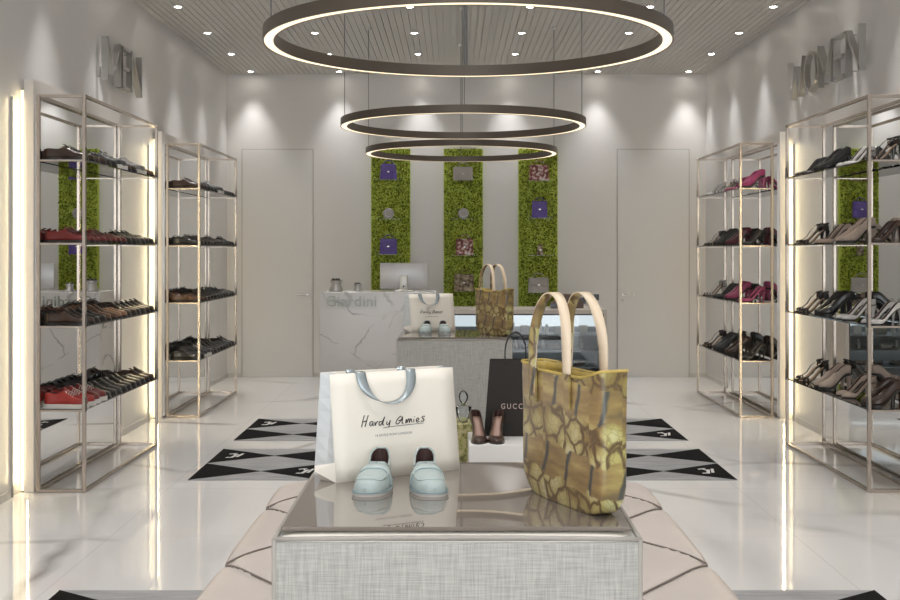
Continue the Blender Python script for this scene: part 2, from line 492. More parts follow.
# side pilaster panels with mirrors, and LED profiles beside them
PAN = [(7.08, 8.93), (10.2, 12.08)]
for side, sx in (('left', -1), ('right', 1)):
    xw = XL if sx < 0 else XR
    for k, (a, b) in enumerate(PAN):
        def bx(mb, d0, d1, y0, y1, z0, z1):
            xa, xb = xw - sx*d0, xw - sx*d1
            return mb.box(min(xa, xb), max(xa, xb), y0, y1, z0, z1)
        near = 'near' if k == 0 else 'far'
        t = struct(f'trim_{"" if 0 else (k+1) + (0 if sx < 0 else 2)}', bx(bx(MB(), .024, .085, a, b, 0, 2.57), 0, .0235, a+.08, b-.08, 0, 2.52), M_panel)
        bx(MB(), .085, .10, a+.03, b-.02, .02, 2.46).build('mirror', M_mirror, t)
        for y, sg in ((a+.018, -1), (b-.018, 1)):
            f = tag(bpy.data.objects.new('light_strip', None), f'warm glowing vertical light strip on {side} wall at {"camera" if sg < 0 else "back wall"} side of {near} mirror panel', 'light strip', 'wall light strips')
            col.objects.link(f); f.location = (xw, y, 0)
            dx = -sx
            def lb(d0, d1, y0, y1, z0, z1):
                return MB().box(min(dx*d0, dx*d1), max(dx*d0, dx*d1), min(y0, y1), max(y0, y1), z0, z1)
            lb(.004, .019, 0, sg*.010, .01, 2.5).build('diffuser', M_led, f)
            if 'LEDL' not in globals():
                LEDL = bpy.data.lights.new('led_light', 'AREA'); LEDL.shape = 'RECTANGLE'; LEDL.size = .012; LEDL.size_y = 2.4
                LEDL.energy = LED_W; LEDL.color = (1, .82, .48)
            L_ = bpy.data.objects.new('led_light', LEDL); col.objects.link(L_); L_.parent = f
            v_ = Vector((-dx*.45, sg*.9, 0)).normalized(); zz_ = -v_; yy_ = Vector((0, 0, 1)); xx_ = yy_.cross(zz_)
            M_ = Matrix((xx_, yy_, zz_)).transposed().to_4x4(); M_.translation = Vector((dx*.05, sg*.024, 1.25)); L_.matrix_local = M_
            lb(.001, .023, -sg*.012, -sg*.001, .01, 2.5).build('channel', M_alu, f)
            yc = (a-.135 if sg < 0 else b+.125)
            o = lb(.0, .012, -.006, .006, .0, 2.44).build('wall_profile', M_alu); o.location = (xw, yc, 0)
            tag(o, f'thin vertical aluminium profile on {side} wall at {"camera" if sg < 0 else "back wall"} side of {near} mirror panel', 'wall profile', 'thin wall profiles')

# ================================================================== CEILING LIGHTS
XS = [-2.374, -1.335, -.375, .665, 1.70, 2.765]
YS = [13.38 - 1.18*i for i in range(13)]
spotd = bpy.data.lights.new('downlight_spot', 'SPOT')
spotd.energy = SPOT_W; spotd.spot_size = R(66); spotd.spot_blend = 1.0; spotd.shadow_soft_size = .05; spotd.color = (1, .985, .97)
proto = None
for j, y in enumerate(YS):
    for i, x in enumerate(XS):
        lab = f'round recessed ceiling downlight, {ORD[j]} row from back wall, {ORD[i]} from left wall'
        if proto is None:
            t = thing('downlight', lab, 'ceiling light', (x, y, ZC), 0, 'recessed downlights')
            MB().lathe([(.028, .0), (.040, -.004), (.043, .0)], 20).build('trim_ring', M_white, t, smooth=True)
            MB().lathe([(.0, .0), (.029, -.001)], 20).build('lamp', M_down, t)
            l = bpy.data.objects.new('lamp_light', spotd); col.objects.link(l); l.parent = t; l.location = (0, 0, -.02)
            proto = t
        else: dup(proto, (x, y, ZC), 0, lab)

# ring pendants
def ring(d, x, label, thick):
    t = thing('ring_pendant', label, 'pendant light', (x, d, 2.41), 0, 'ring pendants')
    Ro, Ri, H = .90, .848, .055
    MB().lathe([(Ro, 0), (Ro, H), (Ri, H), (Ri, 0), (Ri+.006, 0), (Ri+.006, .01), (Ro-.006, .01), (Ro-.006, 0)], 128, closed=True).build('ring_body', M_ring, t, smooth='auto')
    MB().lathe([(Ro-.0065, .002), (Ro-.0065, .009), (Ri+.0065, .009), (Ri+.0065, .002)], 128, closed=True).build('diffuser', M_ringlight, t)
    rm = (Ro+Ri)/2
    for k, a in enumerate((0, 90, 180, 270)):
        r = .0035 if not (thick and a == 90) else .013
        px, py = rm*math.cos(R(a)), rm*math.sin(R(a))
        w = MB().tube([(px, py, H), (px, py, ZC-2.41)], r, 6).build('suspension_wire', M_wire, t)
        MB().lathe([(.018, 0), (.022, .012), (.022, .02)], 12, c=(px, py, ZC-2.41-.02)).build('ceiling_cap', M_white, w)
ring(5.07, .065, 'large black ring pendant with glowing underside, nearest and widest in view', True)
ring(8.40, .075, 'black ring pendant with glowing underside hanging between the nearest and farthest rings', False)
ring(10.75, .078, 'black ring pendant with glowing underside, farthest ring before the green wall panels', False)

# ================================================================== SHOES
def make_shoe(kind, colname, side, hero=False, mats=None):
    """toe at +y, heel at -y, length L, sole on z=0; side: +1/-1 mirrors the curve"""
    t = thing({'oxford':'laced_shoe','loafer':'loafer','sneaker':'sneaker','pump':'high_heel_pump','sandal':'strappy_heel','bootie':'heeled_bootie'}[kind], None, 'shoe')
    main = LEA[colname] if colname in LEA else None
    mt = dict(upper=main, sole=M_soleblack, lining=M_lining, detail=main, insole=M_soletan)
    if mats: mt.update(mats)
    heels = kind in ('pump', 'sandal', 'bootie')
    if not heels:
        L = .272
        hw = ((0,.0004),(.004,.012),(.015,.022),(.05,.033),(.12,.042),(.25,.047),(.38,.046),(.52,.038),(.68,.034),(.83,.034),(.91,.030),(.96,.022),(.985,.014),(.997,.007),(1,.0004))
        if kind == 'sneaker':
            hh = ((0,.02),(.03,.034),(.12,.042),(.28,.052),(.42,.072),(.54,.092),(.7,.078),(.88,.088),(1,.08)); so, th = .5, .026
        elif kind == 'oxford':
            hh = ((0,.014),(.03,.028),(.12,.034),(.26,.042),(.40,.060),(.53,.080),(.68,.068),(.88,.072),(1,.064)); so, th = .50, .014
        else:
            hh = ((0,.014),(.03,.027),(.12,.034),(.26,.044),(.38,.052),(.47,.060),(.58,.062),(.72,.072),(.88,.088),(.96,.100),(1,.106)); so, th = .455, (.009 if hero else .013)
        lift = lambda s: 0.0
        ao = 52 if kind != 'loafer' else 44
    else:
        L = .225
        hw = ((0,.0004),(.015,.010),(.06,.022),(.15,.033),(.28,.038),(.42,.031),(.6,.024),(.8,.026),(.93,.024),(.985,.014),(.997,.006),(1,.0004))
        H = .098
        lift = lambda s: H*(0 if s < .30 else (lambda q: q*q*(3-2*q))(min(1, (s-.30)/.56)))
        if kind == 'bootie':
            hh = ((0,.016),(.03,.026),(.12,.036),(.25,.055),(.40,.075),(.6,.078),(.85,.07),(1,.06)); so, th, ao = .46, .016, 58
        else:
            hh = ((0,.008),(.03,.018),(.12,.027),(.24,.030),(.40,.030),(.6,.034),(.85,.052),(1,.054)); so, th, ao = .27, .005, 42
    W = lambda s: lerpt(hw, s); Hh = lambda s: lerpt(hh, s)
    cx = lambda s: side*(.010*math.sin(PI*min(1, s*1.1)) - .006*(1-s))
    def a_open(s):
        if s < so: return 90.0
        q = min(1, (s-so)/.10); q = q*q*(3-2*q)
        return 90 - (90-ao)*q
    def P(s, sgn, ang, off=0.0):
        w, h = W(s)+off, Hh(s)+off
        c, sn = max(0, math.cos(R(ang))), max(0, math.sin(R(ang)))
        x = w*c**.62; z = h*sn**.8
        return Vector((cx(s)+sgn*x, L*(.5-s), th + z + lift(s)))
    NS, NA = (44, 12) if hero else (26, 7)
    st = [0.5*(1-math.cos(PI*i/NS)) for i in range(NS+1)]
    mb = MB()
    if kind == 'sandal':
        for s0, s1 in ((.10, .17), (.22, .28)):
            rows = []
            for s in (s0, (s0+s1)/2, s1):
                rows.append([P(s, 1, a) for a in range(0, 91, 15)] + [P(s, -1, a) for a in range(75, -1, -15)])
            mb.grid(rows)
        # heel counter and ankle strap
        rows = []
        for s in [.80+.2*i/8 for i in range(9)]:
            rows.append([P(s, 1, a) for a in (0, 20, 40)])
        mb.grid(rows)
        rows = [[P(.80+.2*i/8, -1, a) for a in (0, 20, 40)] for i in range(9)]
        mb.grid(rows)
        for dz in (0,):
            lo, hi = [], []
            for k in range(20):
                an = 2*PI*k/20
                px, py = math.cos(an)*.025+cx(.8), L*(.5-.87)+math.sin(an)*.028
                zz = lift(.87)+.046-.006*math.sin(an)
                lo.append((px, py, zz)); hi.append((px*1.0, py, zz+.013))
            mb.grid([lo, hi], close_u=True)
        for sg in (-1, 1):
            mb.grid([[(cx(.93)+sg*.026, L*(.5-q), lift(q)+.015+.036*f) for f in (0, .5, 1)] for q in (.86, .93)])
        mb.grid([[Vector(a_)+Vector((-.009, 0, 0)), Vector(a_)+Vector((.009, 0, 0))] for a_ in (P(.26, 0, 90), (cx(.4), L*.07, lift(.42)+.048), (cx(.5), L*(.5-.56), lift(.6)+.052), (cx(.6), L*(.5-.72), lift(.75)+.052))])
    else:
        for sgn in (1, -1):
            rows = []
            for s in st:
                a = a_open(s)
                rows.append([P(s, sgn, a*k/NA) for k in range(NA+1)])
            mb.grid(rows)
    up = mb.build('upper', [mt['upper'], mt['lining']], t, smooth=True, weld=True, solid=.0025)
    up.modifiers['solid'].material_offset = 1
    # sole: outline following the lift
    nS = 22
    ss = [0.5*(1-math.cos(PI*i/nS)) for i in range(nS+1)]
    def outline(s, sgn, ex): return (cx(s)+sgn*(W(s)+ex), L*(.5-s) + (ex if s < .01 else (-ex if s > .99 else 0)))
    mb = MB(); ex = .004 if not heels else .001
    if kind == 'sneaker': ex = .007
    if hero: ex = .002
    rows = []
    for s in ss:
        z0 = lift(s); zb = z0
        if kind == 'oxford' or kind == 'loafer':
            zb = 0 if (s < .5 or s > .68) else .006
        (xl, y), (xr, _) = outline(s, -1, ex), outline(s, 1, ex)
        ztop = z0+th+.001
        rows.append([(xl, y, zb), (xl, y, ztop), (xr, y, ztop), (xr, y, zb)])
    g = mb.grid(rows, close_u=True)
    mb._f(g[0]); mb._f(g[-1][::-1])
    sole = mb.build('sole', mt['sole'], t, smooth='auto')
    if hero:
        mb = MB()
        loop = [(*outline(s, 1, .003), .0095) for s in ss] + [(*outline(s, -1, .003), .0095) for s in ss[::-1]]
        mb.tube(loop, .0022, 6, closed=True); mb.build('welt', M_mintdark, t, smooth=True)
    # insole
    mb = MB(); rows = []
    for s in ss[1:-1]:
        rows.append([(cx(s)-W(s)*.9, L*(.5-s), lift(s)+th+.003), (cx(s), L*(.5-s), lift(s)+th+.002), (cx(s)+W(s)*.9, L*(.5-s), lift(s)+th+.003)])
    mb.grid(rows); mb.build('insole', mt['insole'] if heels else mt['lining'], t, smooth=True, solid=.0015, offset=1)
    if heels:
        yh = L*(.5-.93); zt = lift(.93)+.002
        mb = MB(); r0 = .018 if kind != 'bootie' else .021; r1 = .0055 if kind != 'bootie' else .012
        rows = []
        for q in (0, .15, .4, .7, .95, 1):
            r = r0*(1-q)**1.6 + r1*(1-(1-q)**1.6)
            yc = yh - .004 + .006*q
            rows.append([(cx(.93)+r*math.cos(2*PI*k/10), yc + r*1.0*math.sin(2*PI*k/10), zt*(1-q)) for k in range(10)])
        g = mb.grid(rows, close_u=True); mb._f(g[0]); mb._f(g[-1][::-1])
        mb.build('heel', mt['detail'], t, smooth='auto')
        if kind == 'bootie':
            mb = MB()
            mb.tube([P(.44, 1, a, .002) for a in range(0, 91, 15)] + [P(.44, -1, a, .002) for a in range(75, -1, -15)], .004, 6)
            mb.build('buckle_strap', mt['detail'], t, smooth=True)
    if kind in ('oxford', 'sneaker'):
        mb = MB()
        for s in (.31, .36, .41, .46):
            mb.tube([P(s, 1, 52, .002), P(s, 1, 72, .004), P(s, 0, 90, .005), P(s, -1, 72, .004), P(s, -1, 52, .002)], .0022, 5)
        mb.build('laces', M_solewhite if kind == 'sneaker' else mt['sole'], t, smooth=True)
        mb = MB()
        rows = [[P(s, 1, a, .0015) for a in (70, 80, 90)] + [P(s, -1, a, .0015) for a in (80, 70)] for s in (.42, .47, .52, .56)]
        for k, r_ in enumerate(rows):
            for p_ in r_: p_.z += .003*k
        mb.grid(rows); mb.build('tongue', mt['upper'], t, smooth=True, solid=.003)
    if kind == 'loafer':
        mb = MB()
        rows = []
        for s in (.335, .35, .385, .42, .435):
            o_ = .0035 if s in (.35, .385, .42) else .0005
            rows.append([P(s, 1, a, o_) for a in range(4, 91, 8)] + [P(s, -1, a, o_) for a in range(84, 3, -8)])
        mb.grid(rows); mb.build('strap', mt['detail'], t, smooth=True, solid=.002)
        if hero:
            mb = MB()
            for s in (.332, .438): mb.tube([P(s, 1, a, .0008) for a in range(6, 91, 7)] + [P(s, -1, a, .0008) for a in range(83, 5, -7)], .0012, 5)
            mb.build('strap_stitching', M_mintdark, t, smooth=True)
        mb = MB()
        pts = []
        for s, a in ((.335,44),(.28,42),(.21,42),(.15,46),(.115,54),(.098,66),(.092,80)): pts.append(P(s, 1, a, .001))
        pts.append(P(.091, 0, 90, .001))
        for s, a in ((.092,80),(.098,66),(.115,54),(.15,46),(.21,42),(.28,42),(.335,44)): pts.append(P(s, -1, a, .001))
        mb.tube(pts, .0022 if hero else .0018, 6); mb.build('apron_seam', mt['detail'], t, smooth=True)
        if hero:
            mb = MB()
            pts = [P(s, 1, a_open(s), .001) for s in st if s > so+.02 and s < .98] 
            pts += [P(s, -1, a_open(s), .001) for s in st[::-1] if s > so+.02 and s < .98]
            mb.tube(pts, .0022, 6, closed=True); mb.build('collar_edge', mt['upper'], t, smooth=True)
    return t
CACHE = {}
def put_shoe(kind, c, side, loc, rz, label, group, mats=None):
    key = (kind, c, side)
    if key not in CACHE:
        t = make_shoe(kind, c, side, mats=mats); t.location = loc; t.rotation_euler = (0,0,rz)
        tag(t, label, 'shoe', group); CACHE[key] = t; return t
    return dup(CACHE[key], loc, rz, label, group)

KN = {'oxford':'laced shoe','loafer':'loafer','sneaker':'trainer','pump':'high heeled pump','sandal':'strappy high heel','bootie':'heeled ankle bootie'}
SHN = ['top', 'second', 'third', 'bottom']
SHZ = [2.07, 1.553, 1.037, .516]
def rack(side, near, y0, y1, shelves):
    sx = -1 if side == 'left' else 1
    wname = "men's" if side == 'left' else "women's"
    xf = -2.29 if side == 'left' else 2.585           # aisle-side post centre
    xb = xf + sx*.284                                  # wall-side post centre
    t = thing('shoe_rack', f'{near} {side} champagne metal shoe rack with four dark glass shelves of {wname} shoes', 'shoe rack', ((xf+xb)/2, (y0+y1)/2, 0), 0, 'shoe racks along the walls')
    ox, oy = (xf+xb)/2, (y0+y1)/2
    r = .011
    for px in (xf, xb):
        for py in (y0+r, y1-r):
            MB().box(px-ox-r, px-ox+r, py-oy-r, py-oy+r, 0, 2.475).bevel(.002, 1).build('post', M_gold, t)
    rr = .0095
    for nm, zz in (('top_rail', 2.463), ('bottom_rail', .012)):
        for px in (xf, xb): MB().box(px-ox-rr, px-ox+rr, y0-oy+2*r, y1-oy-2*r, zz-rr, zz+rr).build(nm, M_gold, t)
        for py in (y0+r, y1-r): MB().box(min(xf, xb)-ox+r, max(xf, xb)-ox-r, py-oy-rr, py-oy+rr, zz-rr, zz+rr).build(nm, M_gold, t)
    for z in SHZ:
        s = MB().box(min(xf, xb)-ox+r*.2, max(xf, xb)-ox-r*.2, y0-oy+2*r+.001, y1-oy-2*r-.001, z-.010, z).build('shelf', M_shelf, t)
        for py in (y0+r, y1-r):
            MB().box(min(xf, xb)-ox+r, max(xf, xb)-ox-r, py-oy-.008, py-oy+.008, z-.014, z-.002).build('shelf_bracket', M_gold, s)
            sg = -1 if py < (y0+y1)/2 else 1
            MB().box(min(xf-ox-sx*.0125, xf-ox-sx*.0105), max(xf-ox-sx*.0125, xf-ox-sx*.0105), py-oy-.012, py-oy+.012, z-.012, z+.075).build('shelf_clip', M_clip, s)
    for k, row in enumerate(shelves):
        n = len(row); paired = side == 'right'
        random.seed(hash((side, near, k).__repr__()) % 1 + k*7 + (3 if side == 'left' else 11) + (5 if near == 'near' else 0))
        a0, a1 = y0+.085, y1-.085
        for i, (kind, c) in enumerate(row):
            y = a0 + (a1-a0)*i/(n-1) + random.uniform(-.006, .006)
            if paired:
                np_ = n//2; y = y0+.17 + (y1-y0-.34)*(i//2)/(np_-1) + (-.062 if i % 2 == 0 else .062)
            rz = (-PI/2 if side == 'left' else PI/2) + random.uniform(-.05, .05)
            put_shoe(kind, c, 1 if i % 2 else -1, (ox - sx*.004, y, SHZ[k]), rz,
                     f'{c} {KN[kind]}, {ORD[i]} from camera end, {SHN[k]} shelf of {near} {side} rack',
                     f"{wname} shoes on the {SHN[k]} shelf of the {near} {side} rack",
                     mats={'sole': M_solewhite, 'detail': LEA['white']} if kind == 'sneaker' else None)
def pairs(*a):
    out = []
    for kind, c in a: out += [(kind, c), (kind, c)]
    return out
O, Lf, Sn, Pu, Sa, Bo = 'oxford', 'loafer', 'sneaker', 'pump', 'sandal', 'bootie'
rack('left', 'near', 7.07, 8.81, [
  pairs((O,'dark brown'),(Lf,'dark brown'),(O,'black'),(Sn,'charcoal'),(O,'dark brown'),(Sn,'grey'),(Lf,'brown')),
  pairs((O,'dark red'),(Lf,'dark red'),(O,'dark red'),(Lf,'dark red'),(O,'black'),(O,'charcoal'),(Lf,'black')),
  pairs((O,'dark brown'),(O,'black'),(O,'brown'),(Lf,'tan'),(O,'dark brown'),(O,'black'),(O,'dark brown')),
  pairs((Sn,'bright red'),(Sn,'dark red'),(O,'black'),(O,'charcoal'),(O,'black'),(Lf,'black'),(O,'dark brown'))])
rack('left', 'far', 10.27, 12.03, [
  pairs((O,'dark brown'),(Lf,'black'),(O,'black'),(Sn,'charcoal'),(O,'charcoal'),(Lf,'black')),
  pairs((O,'black'),(O,'black'),(Lf,'dark brown'),(O,'black'),(Lf,'charcoal'),(O,'black')),
  pairs((Lf,'brown'),(O,'dark brown'),(O,'black'),(O,'charcoal'),(O,'black'),(Lf,'black')),
  pairs((O,'black'),(Sn,'charcoal'),(O,'black'),(O,'black'),(Lf,'charcoal'),(O,'black'))])
rack('right', 'near', 7.07, 8.83, [
  pairs((Sa,'black'),(Pu,'white'),(Bo,'black'),(Pu,'charcoal')),
  pairs((Pu,'dark brown'),(Bo,'beige'),(Pu,'beige'),(Sa,'black')),
  pairs((Pu,'silver'),(Pu,'white'),(Bo,'black'),(Sa,'charcoal')),
  pairs((Bo,'dark brown'),(Pu,'beige'),(Bo,'beige'),(Sa,'black'))])
rack('right', 'far', 10.24, 12.04, [
  pairs((Bo,'pink'),(Pu,'pink'),(Sa,'silver'),(Pu,'silver')),
  pairs((Pu,'black'),(Bo,'burgundy'),(Bo,'black'),(Sa,'charcoal')),
  pairs((Pu,'pink'),(Bo,'pink'),(Pu,'charcoal'),(Sa,'silver')),
  pairs((Pu,'black'),(Bo,'dark brown'),(Bo,'charcoal'),(Sa,'black'))])

# ================================================================== RUGS
def rug(yf, where):
    x0, x1, D = -1.735, 1.86, 1.17
    t = thing('patterned_rug', f'black and grey bow-tie pattern rug on marble floor, {where}', 'rug', (x0, yf, 0), 0, 'bow-tie pattern rugs')
    W_ = x1-x0
    MB().box(0, W_, 0, D, 0, .0035).build('backing', M_ruggrey, t)
    ws = [.86, (W_-1.72)/2, (W_-1.72)/2, .86]
    mb = MB(); zt, e = .0034, .0016
    h = D/2
    x = 0
    for k, w in enumerate(ws):
        for rrow in range(2):
            ya, yb = rrow*h+.010, (rrow+1)*h-.010
            if rrow == 0: ya = .0
            if rrow == 1: yb = D
            ym = rrow*h + h/2
            mb.prism([(x, ya), (x+w/2, ym), (x, yb)], zt, zt+e)
            mb.prism([(x+w, yb), (x+w/2, ym), (x+w, ya)], zt, zt+e)
        x += w
    mb.build('bow_tie_pattern', M_rugblack, t)
    # white italic marks in the corners
    x = 0
    for k, w in enumerate(ws):
        for (mx, my) in ((x+.13, h*1.5), (x+w-.14, h*.5)):
            mb = MB(); z0 = .005
            def bar(pts): mb.prism([(mx+a*.8, my+b*.8) for a, b in pts], z0-.0006, z0+.0008)
            bar([(-.055,-.11),(-.01,-.11),(.0,-.075),(-.045,-.075)])
            bar([(-.02,-.11),(.01,-.11),(.045,.06),(.015,.06)])
            bar([(.03,-.07),(.055,-.07),(.085,.10),(.06,.10)])
            bar([(.0,.03),(.02,.03),(.0,.09),(-.02,.09)])
            bar([(-.045,.06),(.02,.11),(.01,.125),(-.055,.09)])
            mb.build('logo', M_rugwhite, t)
        x += w
rug(7.455, 'behind the near display table')
rug(9.01, 'farthest from the camera')
rug(3.86, 'nearest, beside the bench')

# ================================================================== BENCH around the near display table
def bench():
    x0, x1, y0, y1, zt = -.770, .860, 1.62, 5.18, .475
    hx0, hx1, hy0, hy1 = -.395, .418, 2.432, 3.292
    t = thing('upholstered_bench', 'pale pink-beige leather bench with diagonal seams surrounding the near display table', 'bench', (0, 0, 0))
    pitch = .83; yk = [4.64 - pitch*i for i in range(-1, 5)]
    def seamd(x, y):
        # distance to zigzag seams
        u = min(x-x0, x1-x)
        ph = ((y - 4.64)/pitch) % 1.0
        tri = abs(ph-.5)*2            # 1 at seam points, 0 between
        # seam curve: u = .30*(1-tri)   and mirrored one starting deeper
        d1 = abs(u - .32*(1-tri))
        d2 = abs(u - (.64 - .32*(1-tri)))
        return min(d1, d2)
    def edge_in(y):
        ph = ((y - 4.64)/pitch) % 1.0
        return .017*(abs(ph-.5)*2)**6
    def lin(a, b, n): return [a+(b-a)*i/n for i in range(n+1)]
    ex = [0, .004, .012, .025, .045, .07, .10]
    xs = [x0+e for e in ex] + lin(x0+.13, hx0, 18) + lin(hx0, hx1, 40)[1:] + lin(hx1, x1-.13, 20)[1:] + [x1-e for e in ex[::-1]]
    ys = [y0+e for e in ex] + lin(y0+.13, hy0, 40) + lin(hy0, hy1, 50)[1:] + lin(hy1, y1-.13, 100)[1:] + [y1-e for e in ex[::-1]]
    def Z(x, y):
        r = .10
        d = min(x-x0, x1-x, y-y0, y1-y)
        z = zt
        dx = max(0, r-min(x-x0, x1-x)); dy = max(0, r-min(y-y0, y1-y))
        q = min(1, math.hypot(dx, dy)/r)
        z -= .030*(1-math.sqrt(max(0, 1-q*q)))
        s = seamd(x, y)
        z -= .014*math.exp(-(s/.022)**2)
        return z
    mb = MB(); V = {}
    def P(x, y):
        k = (x, y)
        if k not in V:
            # pinch outline + round the corners
            X, Y = x, y
            e = edge_in(y)
            if x-x0 < .06: X += e*(1-(x-x0)/.06)
            if x1-x < .06: X -= e*(1-(x1-x)/.06)
            rc = .16
            cxx = min(max(x, x0+rc), x1-rc); cyy = min(max(y, y0+rc), y1-rc)
            dx, dy = x-cxx, y-cyy
            if dx and dy:
                m = max(abs(dx), abs(dy)); l = math.hypot(dx, dy)
                X, Y = cxx+dx*m/l + (X-x), cyy+dy*m/l
            V[k] = mb.bm.verts.new((X, Y, Z(x, y)))
        return V[k]
    for i in range(len(xs)-1):
        for j in range(len(ys)-1):
            xm, ym = (xs[i]+xs[i+1])/2, (ys[j]+ys[j+1])/2
            if hx0 < xm < hx1 and hy0 < ym < hy1: continue
            mb._f([P(xs[i], ys[j]), P(xs[i+1], ys[j]), P(xs[i+1], ys[j+1]), P(xs[i], ys[j+1])])
    # skirts down to the floor from every open edge
    be = [e for e in mb.bm.edges if len(e.link_faces) == 1]
    low = {}
    for e in be:
        for v in e.verts:
            if v not in low: low[v] = mb.bm.verts.new((v.co.x, v.co.y, .0))
    for e in be:
        a, b = e.verts; mb._f([a, b, low[b], low[a]])
    body = mb.build('cushion_body', M_bench, t, smooth=True)
    # seams
    for side in (0, 1):
        mb = MB()
        for fam in (0, 1):
            for k in range(-1, 6):
                for dirn in (1, -1):
                    pts = []
                    for q in range(0, 29):
                        f = q/28
                        y = 4.64 - pitch*k + dirn*f*pitch/2
                        fb = f - .10*math.sin(PI*f)*0
                        u = .32*fb if fam == 0 else .64-.32*fb
                        x = x0+u if side == 0 else x1-u
                        if y < y0+.02 or y > y1-.02: continue
                        if hx0-.004 < x < hx1+.004 and hy0-.004 < y < hy1+.004: continue
                        if u < .012: x = x0+.014 if side == 0 else x1-.014
                        pts.append((x, y, Z(x, y)+.0065))
                    if len(pts) > 1:
                        # split gaps
                        seg = [pts[0]]
                        for p_ in pts[1:]:
                            if (Vector(p_)-Vector(seg[-1])).length > .12:
                                if len(seg) > 1: mb.tube(seg, .0035, 6)
                                seg = [p_]
                            else: seg.append(p_)
                        if len(seg) > 1: mb.tube(seg, .0035, 6)
        mb.build('seam_piping', M_seam, t, smooth=True)
    # piping along the outline
    mb = MB(); pts = []
    N_ = 120
    for xside in (x0, x1):
        pts = []
        for i in range(N_+1):
            y = y0+.14 + (y1-y0-.28)*i/N_
            e = edge_in(y)
            pts.append((xside + (e-.0035 if xside == x0 else -e+.0035), y, Z(x0, y)-.002))
        mb.tube(pts, .004, 6)
    mb.build('edge_piping', M_benchpipe, t, smooth=True)
bench()

# ================================================================== DISPLAY TABLES
def display_table(loc, label):
    t = thing('display_table', label, 'display table', loc, 0, 'cube display tables')
    x0, x1, y0, y1, H = -.396, .396, -.42, .42, .888
    MB().box(x0, x1, y0, y1, 0, H-.008).bevel(.010, 3).build('fabric_body', M_fabric, t, smooth='auto')
    # slightly crowned cream top
    mb = MB(); rows = []
    n = 16
    for i in range(n+1):
        row = []
        for j in range(n+1):
            a = -1+2*i/n; b = -1+2*j/n
            c = (1-abs(a)**8)*(1-abs(b)**8)
            row.append((x0+.003+(x1-x0-.006)*i/n, y0+.003+(y1-y0-.006)*j/n, H-.010 + .0115*c**.5))
        rows.append(row)
    mb.grid(rows); mb.build('top_cushion', M_cream, t, smooth=True, solid=.004)
    mb = MB()
    e = .004
    for px, py in ((x0+e, y0+e), (x1-e, y0+e), (x1-e, y1-e), (x0+e, y1-e)):
        mb.tube([(px, py, .004), (px, py, H-.0065)], .006, 8)
    for (a, b) in (((x0+e, y0+e), (x1-e, y0+e)), ((x1-e, y0+e), (x1-e, y1-e)), ((x1-e, y1-e), (x0+e, y1-e)), ((x0+e, y1-e), (x0+e, y0+e))):
        mb.tube([(a[0]+(b[0]-a[0])*q/12, a[1]+(b[1]-a[1])*q/12, H-.0065+.004*math.sin(PI*q/12)) for q in range(13)], .0055, 8)
    mb.build('piping', M_piping, t, smooth=True)
    MB().box(x0+.013, x1-.017, y0+.04, y1-.04, H+.0025, .9).bevel(.0015, 1).build('glass_top', M_tint, t)
    return t
T1 = (.009, 2.86, 0)
OFF = 5.38
tab1 = display_table(T1, 'grey fabric cube display table with bronze glass top in the foreground')
dup(tab1, (T1[0], T1[1]+OFF, .005), 0, 'grey fabric cube display table with glass top standing farther back before the counter')
ZT = .9

